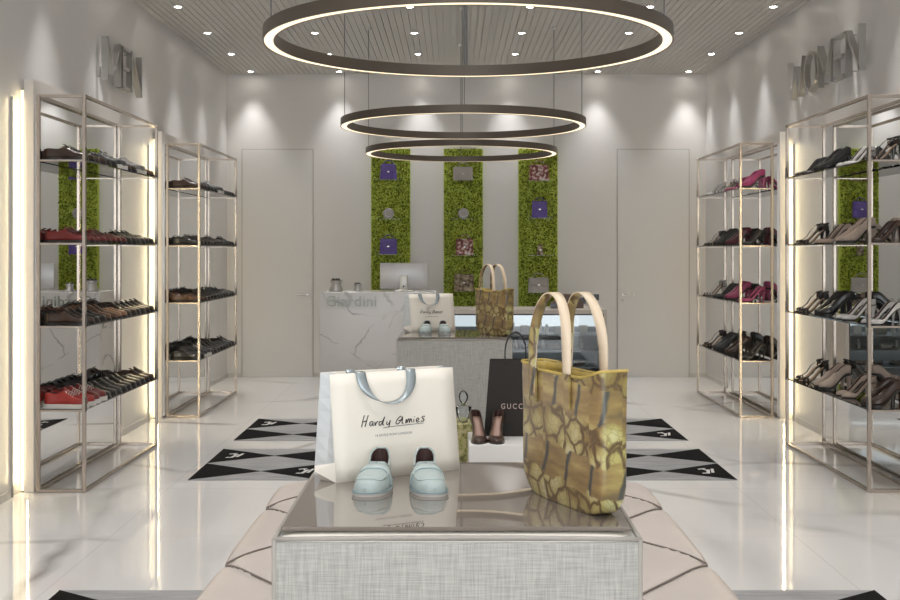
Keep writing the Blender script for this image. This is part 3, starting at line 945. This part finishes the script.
# ---- cream shopping bag
def shopping_bag(loc, rz):
    t = thing('shopping_bag', 'cream paper shopping bag with silver ribbon handles on the foreground glass table', 'shopping bag', loc, rz, 'cream shopping bags')
    Wd, D, H, k = .372, .14, .277, .041
    # front, back
    def panel(ysgn, name):
        mb = MB(); rows = []
        for i in range(9):
            z = H*i/8; f = i/8
            y = (k*f if ysgn < 0 else D-k*f)
            rows.append([((Wd)*j/8 + .0, y + .004*math.sin(PI*j/8)*math.sin(PI*f)*ysgn, z) for j in range(9)])
        mb.grid(rows); return mb.build(name, M_paper, t, smooth=True, solid=.0012)
    fp = panel(-1, 'front_panel'); panel(1, 'back_panel')
    for xx, sg, nm in ((0, 1, 'side_gusset'), (Wd, -1, 'side_gusset')):
        mb = MB(); rows = []
        for i in range(9):
            f = i/8; z = H*f
            xo = 0.0
            rows.append([(xx+xo, k*f+.001, z), (xx+xo+sg*.030*f, D/2, z), (xx+xo, D-k*f-.001, z)])
        mb.grid(rows); mb.build(nm, M_gusset_shade, t, solid=.001)
    MB().box(0, Wd, 0.001, D-.001, 0, .0015).build('base', M_paper, t)
    # folded flap of the gusset at the lower left
    mb = MB()
    mb.poly([(0, .002, .052), (-.038, .050, .040), (-.040, .046, .028), (0, .0, .002)])
    mb.poly([(-.040, .046, .028), (-.016, .060, .001), (0, .0, .002)])
    mb.build('gusset_fold', M_paper, t, solid=.001)
    # ribbons
    def band(path, name):
        mb = MB(); rows = []
        for p, w in path:
            p = Vector(p); w = Vector(w); rows.append([p-w, p, p+w])
        mb.grid(rows); mb.build(name, M_ribbon, t, smooth=True, solid=.0008)
    def loop(front):
        path = []
        for i in range(33):
            q = i/32; a = PI*q
            u = .088 + (.238-.088)*(.5-.5*math.cos(a))*1.0
            dip = math.sin(a)**.8
            v = H + .001 - .082*dip
            f = v/H
            y = (k*f - .004 - .016*dip) if front else (D-k*f + .004+.016*dip)
            tw = math.sin(a)**2.5
            ww = .0145
            w = (ww*(1-.85*tw), -ww*.75*tw if front else ww*.75*tw, -.002*tw)
            path.append(((u, y, v), w))
        # tails tucked over the rim
        u0, u1 = .088, .238
        head = [((u0-.004, k+.006, H-.02), (.0125, 0, 0)), ((u0-.003, k+.002, H+.003), (.0125, 0, 0))] if front else [((u0-.004, D-k-.006, H-.02), (.0125, 0, 0)), ((u0-.003, D-k-.002, H+.003), (.0125, 0, 0))]
        tail = [((u1+.003, k+.002, H+.003), (.0125, 0, 0)), ((u1+.004, k+.006, H-.02), (.0125, 0, 0))] if front else [((u1+.003, D-k-.002, H+.003), (.0125, 0, 0)), ((u1+.004, D-k-.006, H-.02), (.0125, 0, 0))]
        band(head+path+tail, 'ribbon_handle')
    loop(True); loop(False)
    # hand-written lettering
    strokes = [
      [(62,466),(50,500),(38,540),(28,582)], [(100,466),(85,505),(72,545),(60,578)], [(44,530),(62,524),(84,520)],
      [(140,528),(122,528),(108,548),(112,568),(126,566),(138,545),(142,530),(138,560),(148,566)],
      [(160,530),(158,552),(160,566),(170,545),(184,528),(192,530)],
      [(226,528),(208,530),(198,550),(204,566),(222,552),(238,520),(254,488),(258,484),(242,525),(234,556),(246,562)],
      [(278,528),(272,548),(280,560),(296,545),(312,516),(304,545),(296,575),(286,584)],
      [(424,476),(404,486),(380,512),(366,538),(372,552),(392,548),(418,515),(436,482),(430,515),(428,545),(440,546)], [(392,520),(412,517),(438,512)],
      [(462,548),(468,520),(474,508),(476,530),(476,544),(488,515),(498,502),(500,522),(500,542),(512,512),(520,502),(524,522),(528,540)],
      [(548,506),(546,524),(548,540)], [(556,484),(559,480)],
      [(572,522),(590,518),(600,506),(590,496),(576,508),(572,526),(582,538),(604,530)],
      [(664,480),(644,480),(634,492),(646,504),(652,516),(640,528),(620,528)],
      [(236,590),(330,577),(440,566),(550,556),(644,546)]]
    mb = MB()
    for st in strokes:
        pts = []
        for (X, Y) in st:
            u = .080 + (X-25)/650*.195
            v = .1365 + (580 - 45*(X-30)/620 - Y)/10*.00265
            f = v/H
            y = k*f - .0022 - .004*math.sin(PI*u/Wd)*math.sin(PI*f)
            pts.append(Vector((u-.012*f*0, y, v)))
        # catmull
        sm = []
        for i in range(len(pts)-1):
            p0 = pts[max(0, i-1)]; p1 = pts[i]; p2 = pts[i+1]; p3 = pts[min(len(pts)-1, i+2)]
            for q in range(5):
                t_ = q/5
                sm.append(.5*((2*p1)+(-p0+p2)*t_+(2*p0-5*p1+4*p2-p3)*t_**2+(-p0+3*p1-3*p2+p3)*t_**3))
        sm.append(pts[-1])
        rr = .0013 if st is not strokes[-1] else .0007
        mb.tube(sm, rr, 5)
    mb.build('lettering', M_ink, fp)
    tilt = math.atan2(k, H)
    Mx = Matrix.Translation((.118, k*(.108/H)-.0052, .108)) @ Matrix.Rotation(PI/2 - tilt, 4, 'X')
    text_bm('14 SAVILE ROW LONDON', .0095, .0004, Mx, 1.0, 1.0).build('small_lettering', M_greyink, fp)
    return t
BZ = R(30.1)
bag1 = shopping_bag((-.303, 2.948, ZT), BZ)
dup(bag1, (-.303, 2.948+OFF, ZT+.005), BZ, 'cream paper shopping bag with ribbon handles on the farther display table')

# ---- mint loafers
mm = dict(upper=M_mint, sole=M_soleg, lining=M_lining, detail=M_mint)
sL = make_shoe('loafer', 'mint', -1, hero=True, mats=mm)
sR = make_shoe('loafer', 'mint', 1, hero=True, mats=mm)
for s_, lab, (x, y), rz in ((sL, 'left', (-.1985, 2.887), R(180-6)), (sR, 'right', (-.063, 2.887), R(180+7))):
    s_.scale = (.90, .80, .97); s_.location = (x, y, ZT); s_.rotation_euler = (0, 0, rz)
    tag(s_, f'{lab} shoe of the mint penny loafer pair before the bag on the foreground table', 'shoe', 'mint penny loafers')
dup(sL, (-.1985, 2.887+OFF, ZT+.005), R(174), 'left shoe of the mint loafer pair on the farther display table')
dup(sR, (-.063, 2.887+OFF, ZT+.005), R(187), 'right shoe of the mint loafer pair on the farther display table')

# ---- printed tote
def tote(loc, rz):
    t = thing('tote_bag', 'yellow and olive tree-print tote bag with tan straps on the foreground glass table', 'tote bag', loc, rz, 'tree-print tote bags')
    Wd, D, H = .384, .08, .328
    def half(z):
        r = .075
        return Wd/2 - (r - math.sqrt(max(0, r*r-(r-z)**2)))*.85 if z < r else Wd/2
    nP = 64
    def ringpts(z, top=False, ins=0.0):
        a, b = half(z)-ins, D/2*(.80+.20*min(1, z/.06)) - ins
        if z > .2: b = b*(1+.10*(z-.2)/.13)
        rc = .022; out = []
        for k in range(nP):
            an = 2*PI*(k+.5)/nP
            c, s = math.cos(an), math.sin(an)
            e = .28
            x = a*math.copysign(abs(c)**e, c); y = b*math.copysign(abs(s)**e, s)
            zz = z
            f = max(0, (z-.22)/(H-.22))
            sag = .022*math.cos(PI*x/Wd)*f
            if top or f > 0: zz = z - sag + .004*math.sin(x*40)*f
            # soft bulge
            y += math.copysign(.006*math.sin(PI*min(1, z/H))*math.cos(PI*x/Wd), y)
            out.append((x, y, zz))
        return out
    zs = [0, .004, .012, .022, .035, .05, .07, .10, .13, .16, .19, .22, .25, .28, .305, .325, H]
    mb = MB(); g = mb.grid([ringpts(z) for z in zs], close_u=True); mb._f(g[0][::-1])
    b = mb.build('bag_body', M_tote, t, smooth=True, solid=.003)
    mb = MB(); mb.grid([ringpts(z, ins=.005) for z in (.03, .10, .2, .28, .31, H-.002)], close_u=True)
    mb.build('lining', M_totelin, t, smooth=True, solid=.001)
    mb = MB(); mb.tube([(x, y, z) for x, y, z in ringpts(H)], .0035, 6, closed=True); mb.build('rim_binding', M_totelin, t, smooth=True)
    # straps
    for ys in (-1, 1):
        x0, x1 = -.10, .06
        def yb(z): return ys*(D/2*(1+.10*max(0, z-.2)/.13)+.006*math.sin(PI*min(1, z/H))+.006)
        path = []
        for z in (.255, .28, .305, .33): path.append(Vector((x0, yb(z), z)))
        for i in range(1, 24):
            a = PI*i/24
            path.append(Vector((x0+(x1-x0)*(.5-.5*math.cos(a)), ys*(D/2+.012 - .012*math.sin(a)), .33+.172*math.sin(a)**.72)))
        for z in (.33, .305, .28, .255): path.append(Vector((x1, yb(z), z)))
        mb = MB(); rows = []; hw_ = .0118
        for i, p in enumerate(path):
            a = path[max(0, i-1)]; b2 = path[min(len(path)-1, i+1)]
            tg = (b2-a).normalized()
            # strap's flat side faces outwards at the feet and twists at the top
            q = i/(len(path)-1); tw = max(0, math.sin(PI*q))**1.2
            side = Vector((1, 0, 0)) if (q < .12 or q > .88) else (Vector((tg.z, 0, -tg.x)).normalized()*(1 if tg.z >= 0 else -1))
            wv = Vector((1, 0, 0)).lerp(Vector((0.25, 1.0, 0)), min(1, tw*1.15)).normalized()
            wv = (wv - tg*wv.dot(tg)).normalized()
            rows.append([p-wv*hw_, p, p+wv*hw_])
        mb.grid(rows); st = mb.build('strap', M_strap, t, smooth=True, solid=.004)
        st.data.materials.append(M_tote)
        md = st.modifiers['solid']; md.material_offset = 1
        for xx in (x0, x1):
            mb = MB()
            mb.box(xx-.016, xx+.016, min(yb(.28)-.002, yb(.28)+.003), max(yb(.28)-.002, yb(.28)+.003), .235, .315)
            mb.build('strap_patch', M_tote, t)
    return t
ang = math.atan2(2.54-2.905, .332-.166)
cx_, cy_ = (.164+.330)/2 + .040*math.sin(-ang), (2.885+2.52)/2 + .040*math.cos(ang)
tote1 = tote((cx_, cy_, ZT), ang)
dup(tote1, (cx_+.01, cy_+OFF, ZT+.005), ang+R(9), 'yellow and olive tree-print tote bag on the farther display table')

# ---- plinth on the bench with dark heels, black bag, flacon and box
tag(MB().box(.062, .46, 4.50, 4.84, .478, .733).bevel(.004, 2).build('display_plinth', M_white, smooth='auto'),
    'white display plinth on the bench behind the foreground table', 'plinth')
for i, (x, rz) in enumerate(((.098, R(186)), (.182, R(173)))):
    key = ('pump', 'black heel', i)
    t = make_shoe('pump', 'dark brown', 1 if i else -1, mats={'insole': M_insolepink, 'upper': LEA['dark brown'], 'detail': LEA['dark brown']})
    t.location = (x, 4.62, .733); t.rotation_euler = (0, 0, rz); t.scale = (.9, .92, .78)
    tag(t, f'dark brown high heel with pinkish insole on white plinth, {"right" if i else "left"} one of pair', 'shoe', 'dark heels on the plinth')
def black_bag(loc, rz):
    t = thing('shopping_bag', 'black paper shopping bag with rope handles standing on the white plinth', 'shopping bag', loc, rz)
    W_, D, H, k = .235, .09, .315, .026
    mb = MB(); g = []
    lo = [(0,0,0),(W_,0,0),(W_,D,0),(0,D,0)]; hi = [(.024,k,H),(W_-.004,k,H),(W_-.004,D-k,H),(.024,D-k,H)]
    mb.grid([lo, [tuple((a+b)/2 for a, b in zip(p, q)) for p, q in zip(lo, hi)], hi], close_u=True); mb.poly(lo[::-1])
    fp = mb.build('bag_body', M_blackbag, t, solid=.0015, weld=True)
    for y in (k-.004, D-k+.004):
        mb = MB(); sg = -1 if y < D/2 else 1
        mb.tube([(.088, y, H-.018), (.088, y+sg*.003, H)] + [(.131-.044*math.cos(PI*q/16), y+sg*.012*math.sin(PI*q/16), H+.012+.10*math.sin(PI*q/16)**.8) for q in range(17)] + [(.174, y+sg*.003, H), (.174, y, H-.018)], .0032, 6)
        mb.build('rope_handle', M_rope, t, smooth=True)
    tilt = math.atan2(k, H)
    Mx = Matrix.Translation((.070, k*(.113/H)-.0022, .113)) @ Matrix.Rotation(PI/2 - tilt, 4, 'X')
    text_bm('GUCCI', .031, .0006, Mx, 1.4, .85).build('lettering', M_pinkprint, t)
black_bag((.128, 4.725, .733), R(-3))
tag(MB().box(-.13, .112, 4.86, 5.06, .478, .762).bevel(.003, 1).build('gift_box', M_greenbox, smooth='auto'),
    'green and gold patterned box behind the white plinth beside the cream bag', 'box')
t = thing('glass_flacon', 'small clear glass flacon with ball stopper on the patterned box', 'bottle', (.045, 4.93, .762))
MB().lathe([(.0, 0), (.018, 0), (.020, .008), (.030, .03), (.036, .062), (.034, .066), (.012, .070), (.010, .078)], 20).build('bottle', M_glass, t, smooth=True)
MB().lathe([(.0, .078), (.012, .082), (.019, .095), (.021, .108), (.018, .122), (.009, .133), (0, .136)], 20).build('stopper', M_glass, t, smooth=True)

# ================================================================== COUNTER
CY = 12.13
t = thing('reception_counter', 'white veined marble reception counter with silver shop lettering', 'counter', (-.795, CY, 0))
MB().box(-.625, .615, 0, .62, 0, 1.064).bevel(.004, 1).build('marble_body', M_marble, t)
Mx = Matrix.Translation((-.562, -.012, .912)) @ Matrix.Rotation(PI/2, 4, 'X')
text_bm('Giardini', .165, .010, Mx, 1.03, 1.0).build('lettering', M_letter, t)

# monitor, seen from the back
t = thing('desktop_monitor', 'grey all-in-one computer monitor seen from behind on the marble counter', 'monitor', (-.54, CY+.36, 1.064))
MB().box(-.262, .262, .02, .045, .016, .305).bevel(.008, 2).build('screen_housing', M_iron, t, smooth='auto')
MB().box(-.262+.012, .262-.012, .0445, .047, .028, .293).build('screen', M_screen, t)
st_ = MB().box(-.045, .045, -.05, .02, .012, .17).bevel(.006, 2).build('stand', M_alu, t, smooth='auto')
MB().box(-.10, .10, -.07, .10, 0, .012).bevel(.004, 1).build('stand_base', M_alu, t)
MB().lathe([(.012, 0), (.012, .003)], 14).xf(Matrix.Translation((0, -.051, .05)) @ Matrix.Rotation(PI/2, 4, 'X')).build('cable_hole', M_screen, st_)
# glass jars
for x, sc, lab in ((-1.265, 1.0, 'larger clear glass jar with dark filling at the left end of marble counter'), (-1.03, .68, 'smaller clear glass jar with dark filling on the marble counter near the monitor')):
    t = thing('glass_jar', lab, 'jar', (x, CY+.22, 1.064), 0, 'glass jars on the counter')
    MB().lathe([(.0, 0), (.072*sc, 0), (.074*sc, .01*sc), (.05*sc, .075*sc), (.055*sc, .095*sc), (.075*sc, .118*sc), (.072*sc, .118*sc), (.05*sc, .096*sc), (.045*sc, .076*sc), (.067*sc, .012*sc), (0, .006*sc)], 20).build('jar', M_iron, t, smooth=True)
    mb = MB(); random.seed(3)
    for q in range(9):
        a = 2*PI*q/9; rr = .034*sc if q else 0
        c = Vector((rr*1.2*math.cos(a), rr*1.2*math.sin(a), (.112 if q % 2 else .125)*sc))
        mb.lathe([(0, -.016*sc), (.012*sc, -.01*sc), (.015*sc, 0), (.011*sc, .011*sc), (0, .016*sc)], 8, c=c)
    mb.build('filling', M_stone, t, smooth=True)

# glass display case
cx0, cx1, cz = -.178, 1.64, .88
t = thing('display_case', 'glass-fronted lit display case with beige top, right of the marble counter', 'display case', ((cx0+cx1)/2, CY, 0))
hw_ = (cx1-cx0)/2
MB().box(-hw_, hw_, 0, .62, cz-.05, cz).bevel(.003, 1).build('counter_top', M_casetop, t)
for s_ in (-1, 1):
    MB().box(min(s_*hw_, s_*(hw_-.035)), max(s_*hw_, s_*(hw_-.035)), .002, .618, 0, cz-.05).build('side_panel', M_casetop, t)
MB().box(-hw_+.035, hw_-.035, .59, .615, 0, cz-.05).build('back_panel', M_caseint, t)
MB().box(-hw_+.035, hw_-.035, .02, .59, 0, .08).build('plinth', M_caseblack, t)
mb = MB(); a = hw_-.035
for q in ((-a, a, .004, .02, cz-.064, cz-.05), (-a, -a+.014, .004, .02, .08, cz-.064), (a-.014, a, .004, .02, .08, cz-.064)): mb.box(*q)
mb.build('front_frame', M_caseblack, t)
MB().box(-a+.014, a-.014, .008, .014, .08, cz-.064).build('front_glass', M_glass, t)
CSH = [.60, .44, .26]
for z in CSH: MB().box(-a, a, .03, .588, z-.012, z).build('shelf', M_caseint, t)
MB().box(-a, a, .50, .58, cz-.062, cz-.051).build('case_light', M_caselight, t)
MB().box(-a, a, .582, .589, .66, cz-.064).build('lit_back', M_caselight, t)
MB().box(-a, a, .54, .588, .42-.006, .426).build('case_light', M_caselight, t)
# goods in the case
ox = (cx0+cx1)/2
def small(kind, x, z, h, lab, group, m):
    nm, cat = {'b': ('perfume_bottle', 'bottle'), 'x': ('gift_box', 'box'), 'w': ('wallet', 'wallet')}[kind]
    if kind == 'b':
        o = MB().lathe([(.0, 0), (.022, 0), (.024, .01), (.024, h*.6), (.010, h*.68), (.010, h*.8), (.014, h*.8), (.014, h), (0, h)], 14).build(nm, m, smooth='auto')
    elif kind == 'x':
        o = MB().box(-.045, .045, -.03, .03, 0, h*.7).box(-.048, .048, -.033, .033, h*.7, h).build(nm, m)
    else:
        o = MB().box(-.06, .06, -.035, .035, 0, h).bevel(.008, 2).build(nm, m, smooth='auto')
    o.location = (x, CY+.30, z); tag(o, lab, cat, group)
def top_items():
    for k, (x, h, kd, m) in enumerate(((.42, .10, 'x', M_white), (.56, .07, 'w', M_greybag), (.66, .12, 'b', M_iron), (.78, .09, 'x', M_greybag), (.92, .13, 'x', M_iron), (1.02, .10, 'b', M_white), (1.16, .08, 'w', M_greybag), (1.30, .12, 'b', M_white), (1.42, .09, 'x', M_white))):
        small(kd, x, .60, h, f'small pale item on the top shelf of the lit display case, {ORD[k]} from left', 'goods on the top shelf of the case', m)
    for k, (x, h, kd, m) in enumerate(((.40, .11, 'b', M_iron), (.52, .10, 'b', M_white), (.60, .09, 'b', M_white), (.68, .10, 'b', M_white), (.80, .05, 'w', M_stone), (.98, .09, 'b', M_iron), (1.10, .05, 'w', M_greybag), (1.26, .10, 'b', M_white), (1.40, .10, 'b', M_iron))):
        small(kd, x, .44, h, f'small item on the middle shelf of the lit display case, {ORD[k]} from left', 'goods on the middle shelf of the case', m)
    for k, (x, h, kd, m) in enumerate(((.60, .05, 'w', M_stone), (.8, .05, 'w', M_brown), (1.0, .05, 'w', M_stone), (1.2, .05, 'w', M_stone), (1.38, .05, 'w', M_brown))):
        small(kd, x, .26, h, f'dark wallet on the lowest shelf of the lit display case, {ORD[k]} from left', 'wallets on the lowest shelf of the case', m)
top_items()
# cash register on the case
t = thing('cash_register', 'brown cash register with dark screen bar on the display case top', 'cash register', (1.24, CY+.30, cz))
mb = MB()
pr = [(-.17, 0), (.17, 0), (.17, .06), (.10, .15), (-.02, .15), (-.17, .05)]
A = [mb.bm.verts.new((x, -.12, z)) for x, z in pr]; B_ = [mb.bm.verts.new((x, .12, z)) for x, z in pr]
mb._f(A[::-1]); mb._f(B_)
for k in range(6): mb._f([A[k], A[(k+1) % 6], B_[(k+1) % 6], B_[k]])
mb.build('housing', M_brown, t)
MB().box(.17, .34, -.10, -.06, .085, .155).bevel(.004, 1).build('screen_bar', M_screen, t)
MB().box(.14, .20, -.085, -.065, .05, .12).build('bracket', M_screen, t)
MB().box(-.19, -.10, -.14, -.121, .01, .055).build('drawer', M_screen, t)

# ================================================================== MOSS PANELS
def moss(cxp, label, seed):
    W_, z0, z1 = .452, .60, 2.705
    t = thing('moss_panel', label, 'green wall panel', (cxp, YB-.004, 0), 0, 'green moss panels')
    MB().box(-W_/2-.006, W_/2+.006, -.055, 0, z0, z1+.006).build('backboard', M_mossglow, t)  # slightly wider than the moss, so its lime rim imitates edge glow
    random.seed(seed)
    mb = MB()
    for i in range(5200):
        x = random.uniform(-W_/2, W_/2); z = random.uniform(z0, z1)
        d = .052 + random.random()**2*.028
        l = random.uniform(.014, .026); w = l*.42
        an = random.uniform(0, 2*PI); tilt = random.uniform(-.9, .9)
        ux = Vector((math.cos(an)*math.cos(tilt), -math.sin(tilt), math.sin(an)*math.cos(tilt)))
        vx = Vector((-math.sin(an), -random.uniform(-.5, .5), math.cos(an))).normalized()
        c = Vector((x, -d, z))
        c.x = max(-W_/2+.008, min(W_/2-.008, c.x))
        mb.poly([c-ux*l, c-vx*w + Vector((0,-.003,0)), c+ux*l, c+vx*w + Vector((0,-.003,0))])
    mb.build('moss', M_moss, t)
    return t
moss(-.738, 'tall green moss wall panel at left, behind the monitor', 1)
moss(.122, 'tall green moss wall panel in the middle, above the farther cream bag', 2)
moss(1.008, 'tall green moss wall panel at right, nearest the cash register', 3)

def wall_bag(kind, x, z, w, h, m, label):
    t = thing({'hand': 'handbag', 'round': 'round_purse', 'dome': 'handbag'}[kind], label, 'handbag', (x, YB-.14, z), 0, 'bags on the green panels')
    # clear glass ledge is part of the display: one piece per bag
    if kind == 'round':
        mb = MB(); r = w/2
        mb.lathe([(0, -.03), (r*.8, -.03), (r, -.012), (r, .012), (r*.8, .03), (0, .03)], 24).xf(Matrix.Translation((0, 0, r)) @ Matrix.Rotation(PI/2, 4, 'X'))
        mb.build('purse_body', m, t, smooth='auto')
        MB().tube([(r*.6*math.cos(a_), -.034, r+r*.6*math.sin(a_)) for a_ in [2*PI*q/16 for q in range(16)]], .004, 6, closed=True).build('trim', M_iron, t)
        return t
    mb = MB(); rows = []
    for f in (0, .05, .3, .6, .85, .97, 1):
        if kind == 'dome':
            a = w/2*(1-.28*f**2.2) if f < 1 else w/2*.58
        else: a = w/2*(1-.05*f)
        b = .05*(1-.45*f)
        if f in (0,): a *= .97
        n = 28; row = []
        for k in range(n):
            an = 2*PI*k/n; c, s = math.cos(an), math.sin(an)
            row.append((a*math.copysign(abs(c)**.4, c), b*math.copysign(abs(s)**.4, s), h*f))
        rows.append(row)
    g = mb.grid(rows, close_u=True); mb._f(g[0][::-1]); mb._f(g[-1])
    mb.build('bag_body', m, t, smooth='auto')
    mb = MB().box(-w*.44, w*.44, -.053, -.040, h*.48, h*.94).bevel(.004, 1); mb.build('flap', m, t, smooth='auto')
    MB().box(-.012, .012, -.060, -.052, h*.46, h*.54).build('clasp', M_brushed, t)
    MB().tube([(w*.28*math.cos(PI*q/10), 0, h-.002+w*.22*math.sin(PI*q/10)) for q in range(11)], .005, 6).build('handle', m, t, smooth=True)
    return t
def zpx(y): return 1.5 - (y-251)/84.9
def xpx(x): return (x-453)/84.9
LB = [('dome', 388.5, 180, .20, .19, M_purple, 'purple dome handbag, upper one on the left green panel'),
      ('round', 388.5, 219, .13, .13, M_greybag, 'small grey round purse in the middle of the left green panel'),
      ('hand', 388.5, 254, .205, .18, M_purple, 'purple handbag, lower one on the left green panel'),
      ('hand', 463, 181, .235, .165, M_greybag, 'grey handbag at the top of the middle green panel'),
      ('round', 463.5, 219, .13, .13, M_greybag, 'small grey round purse on the middle green panel'),
      ('hand', 464.5, 255, .21, .19, M_redwhite, 'red and white printed handbag on the middle green panel'),
      ('hand', 464, 291, .235, .20, M_camo, 'brown camouflage print handbag low on the middle green panel'),
      ('hand', 539, 181, .235, .19, M_redwhite, 'red and white printed handbag at the top of the right green panel'),
      ('hand', 539.5, 218, .185, .20, M_purple, 'purple handbag on the right green panel'),
      ('dome', 540, 255, .07, .12, M_charcoal if 'M_charcoal' in globals() else M_camo, 'tiny dark pouch on the right green panel'),
      ('hand', 538.5, 292, .245, .17, M_greybag, 'grey handbag at the bottom of the right green panel')]
for kind, px, py, w, h, m, lab in LB:
    x, z = xpx(px), zpx(py)
    wall_bag(kind, x, z, w, h, m, lab)
    o = MB().box(-.15, .15, -.12, .12, -.008, 0).build('glass_ledge', M_glass)
    o.location = (x, YB-.17+.0, z)
    tag(o, 'glass ledge under the ' + lab.replace(', upper one', ', upper').replace(', lower one', ', lower').replace('camouflage print ', '').replace(' printed', ''), 'shelf', 'glass ledges on the green panels')

# ================================================================== WALL LETTERING
def sign(side, word, y0, y1, z0, z1):
    sx = -1 if side == 'left' else 1
    xw = XL if side == 'left' else XR
    t = thing('wall_sign', f'silver letters reading {word} standing off the {side} wall', 'sign', (xw, (y0+y1)/2, z0))
    H = z1-z0; n = len(word); tot = y1-y0
    widths = {'M': 1.15, 'E': .72, 'N': 1.0, 'W': 1.45, 'O': 1.05}
    sw = sum(widths[c] for c in word) + .22*(n-1); u = tot/sw
    sgy = 1 if side == 'left' else -1        # reading direction along y
    st = .024; d0, d1 = .035, .085
    pos = 0
    for ch in word:
        w = widths[ch]*u
        segs = {'M': [((0,0),(0,H)), ((w,0),(w,H)), ((0,H),(w/2,H*.25)), ((w/2,H*.25),(w,H))],
                'E': [((0,0),(0,H)), ((0,H),(w,H)), ((0,H/2),(w*.85,H/2)), ((0,0),(w,0))],
                'N': [((0,0),(0,H)), ((w,0),(w,H)), ((0,H),(w,0))],
                'W': [((0,H),(w*.25,0)), ((w*.25,0),(w*.5,H*.8)), ((w*.5,H*.8),(w*.75,0)), ((w*.75,0),(w,H))],
                'O': []}[ch]
        if ch == 'O':
            P_ = [(w/2+w/2*math.cos(2*PI*q/24), H/2+H/2*math.sin(2*PI*q/24)) for q in range(25)]
            segs = list(zip(P_, P_[1:]))
        mb = MB()
        for (a, b) in segs:
            a = Vector(a); b = Vector(b); dr = (b-a).normalized(); nn = Vector((-dr.y, dr.x))*st/2
            a2, b2 = (a-dr*st*.45, b+dr*st*.45) if ch != 'O' else (a, b)
            q = [a2-nn, b2-nn, b2+nn, a2+nn]
            pts = []
            for dd in (d0, d1):
                for v in q:
                    yy = (pos+v.x) - tot/2
                    pts.append(mb.bm.verts.new((-sx*dd, sgy*yy, v.y)))
            for f in ((0,1,2,3),(7,6,5,4),(0,4,5,1),(1,5,6,2),(2,6,7,3),(3,7,4,0)): mb._f([pts[i] for i in f])
        l = mb.build('letter', M_brushed, t)
        mb = MB()
        for (a, b) in (segs[0], segs[-1]):
            mb.tube([(0, sgy*(pos+a[0]-tot/2), min(H-.02, max(.02, a[1]))), (-sx*(d0+.002), sgy*(pos+a[0]-tot/2), min(H-.02, max(.02, a[1])))], .006, 6)
        mb.build('standoff_pin', M_brushed, l)
        pos += w + .22*u
sign('left', 'MEN', 8.62, 9.55, 2.80, 3.11)
sign('right', 'WOMEN', 8.22, 9.97, 2.82, 3.13)
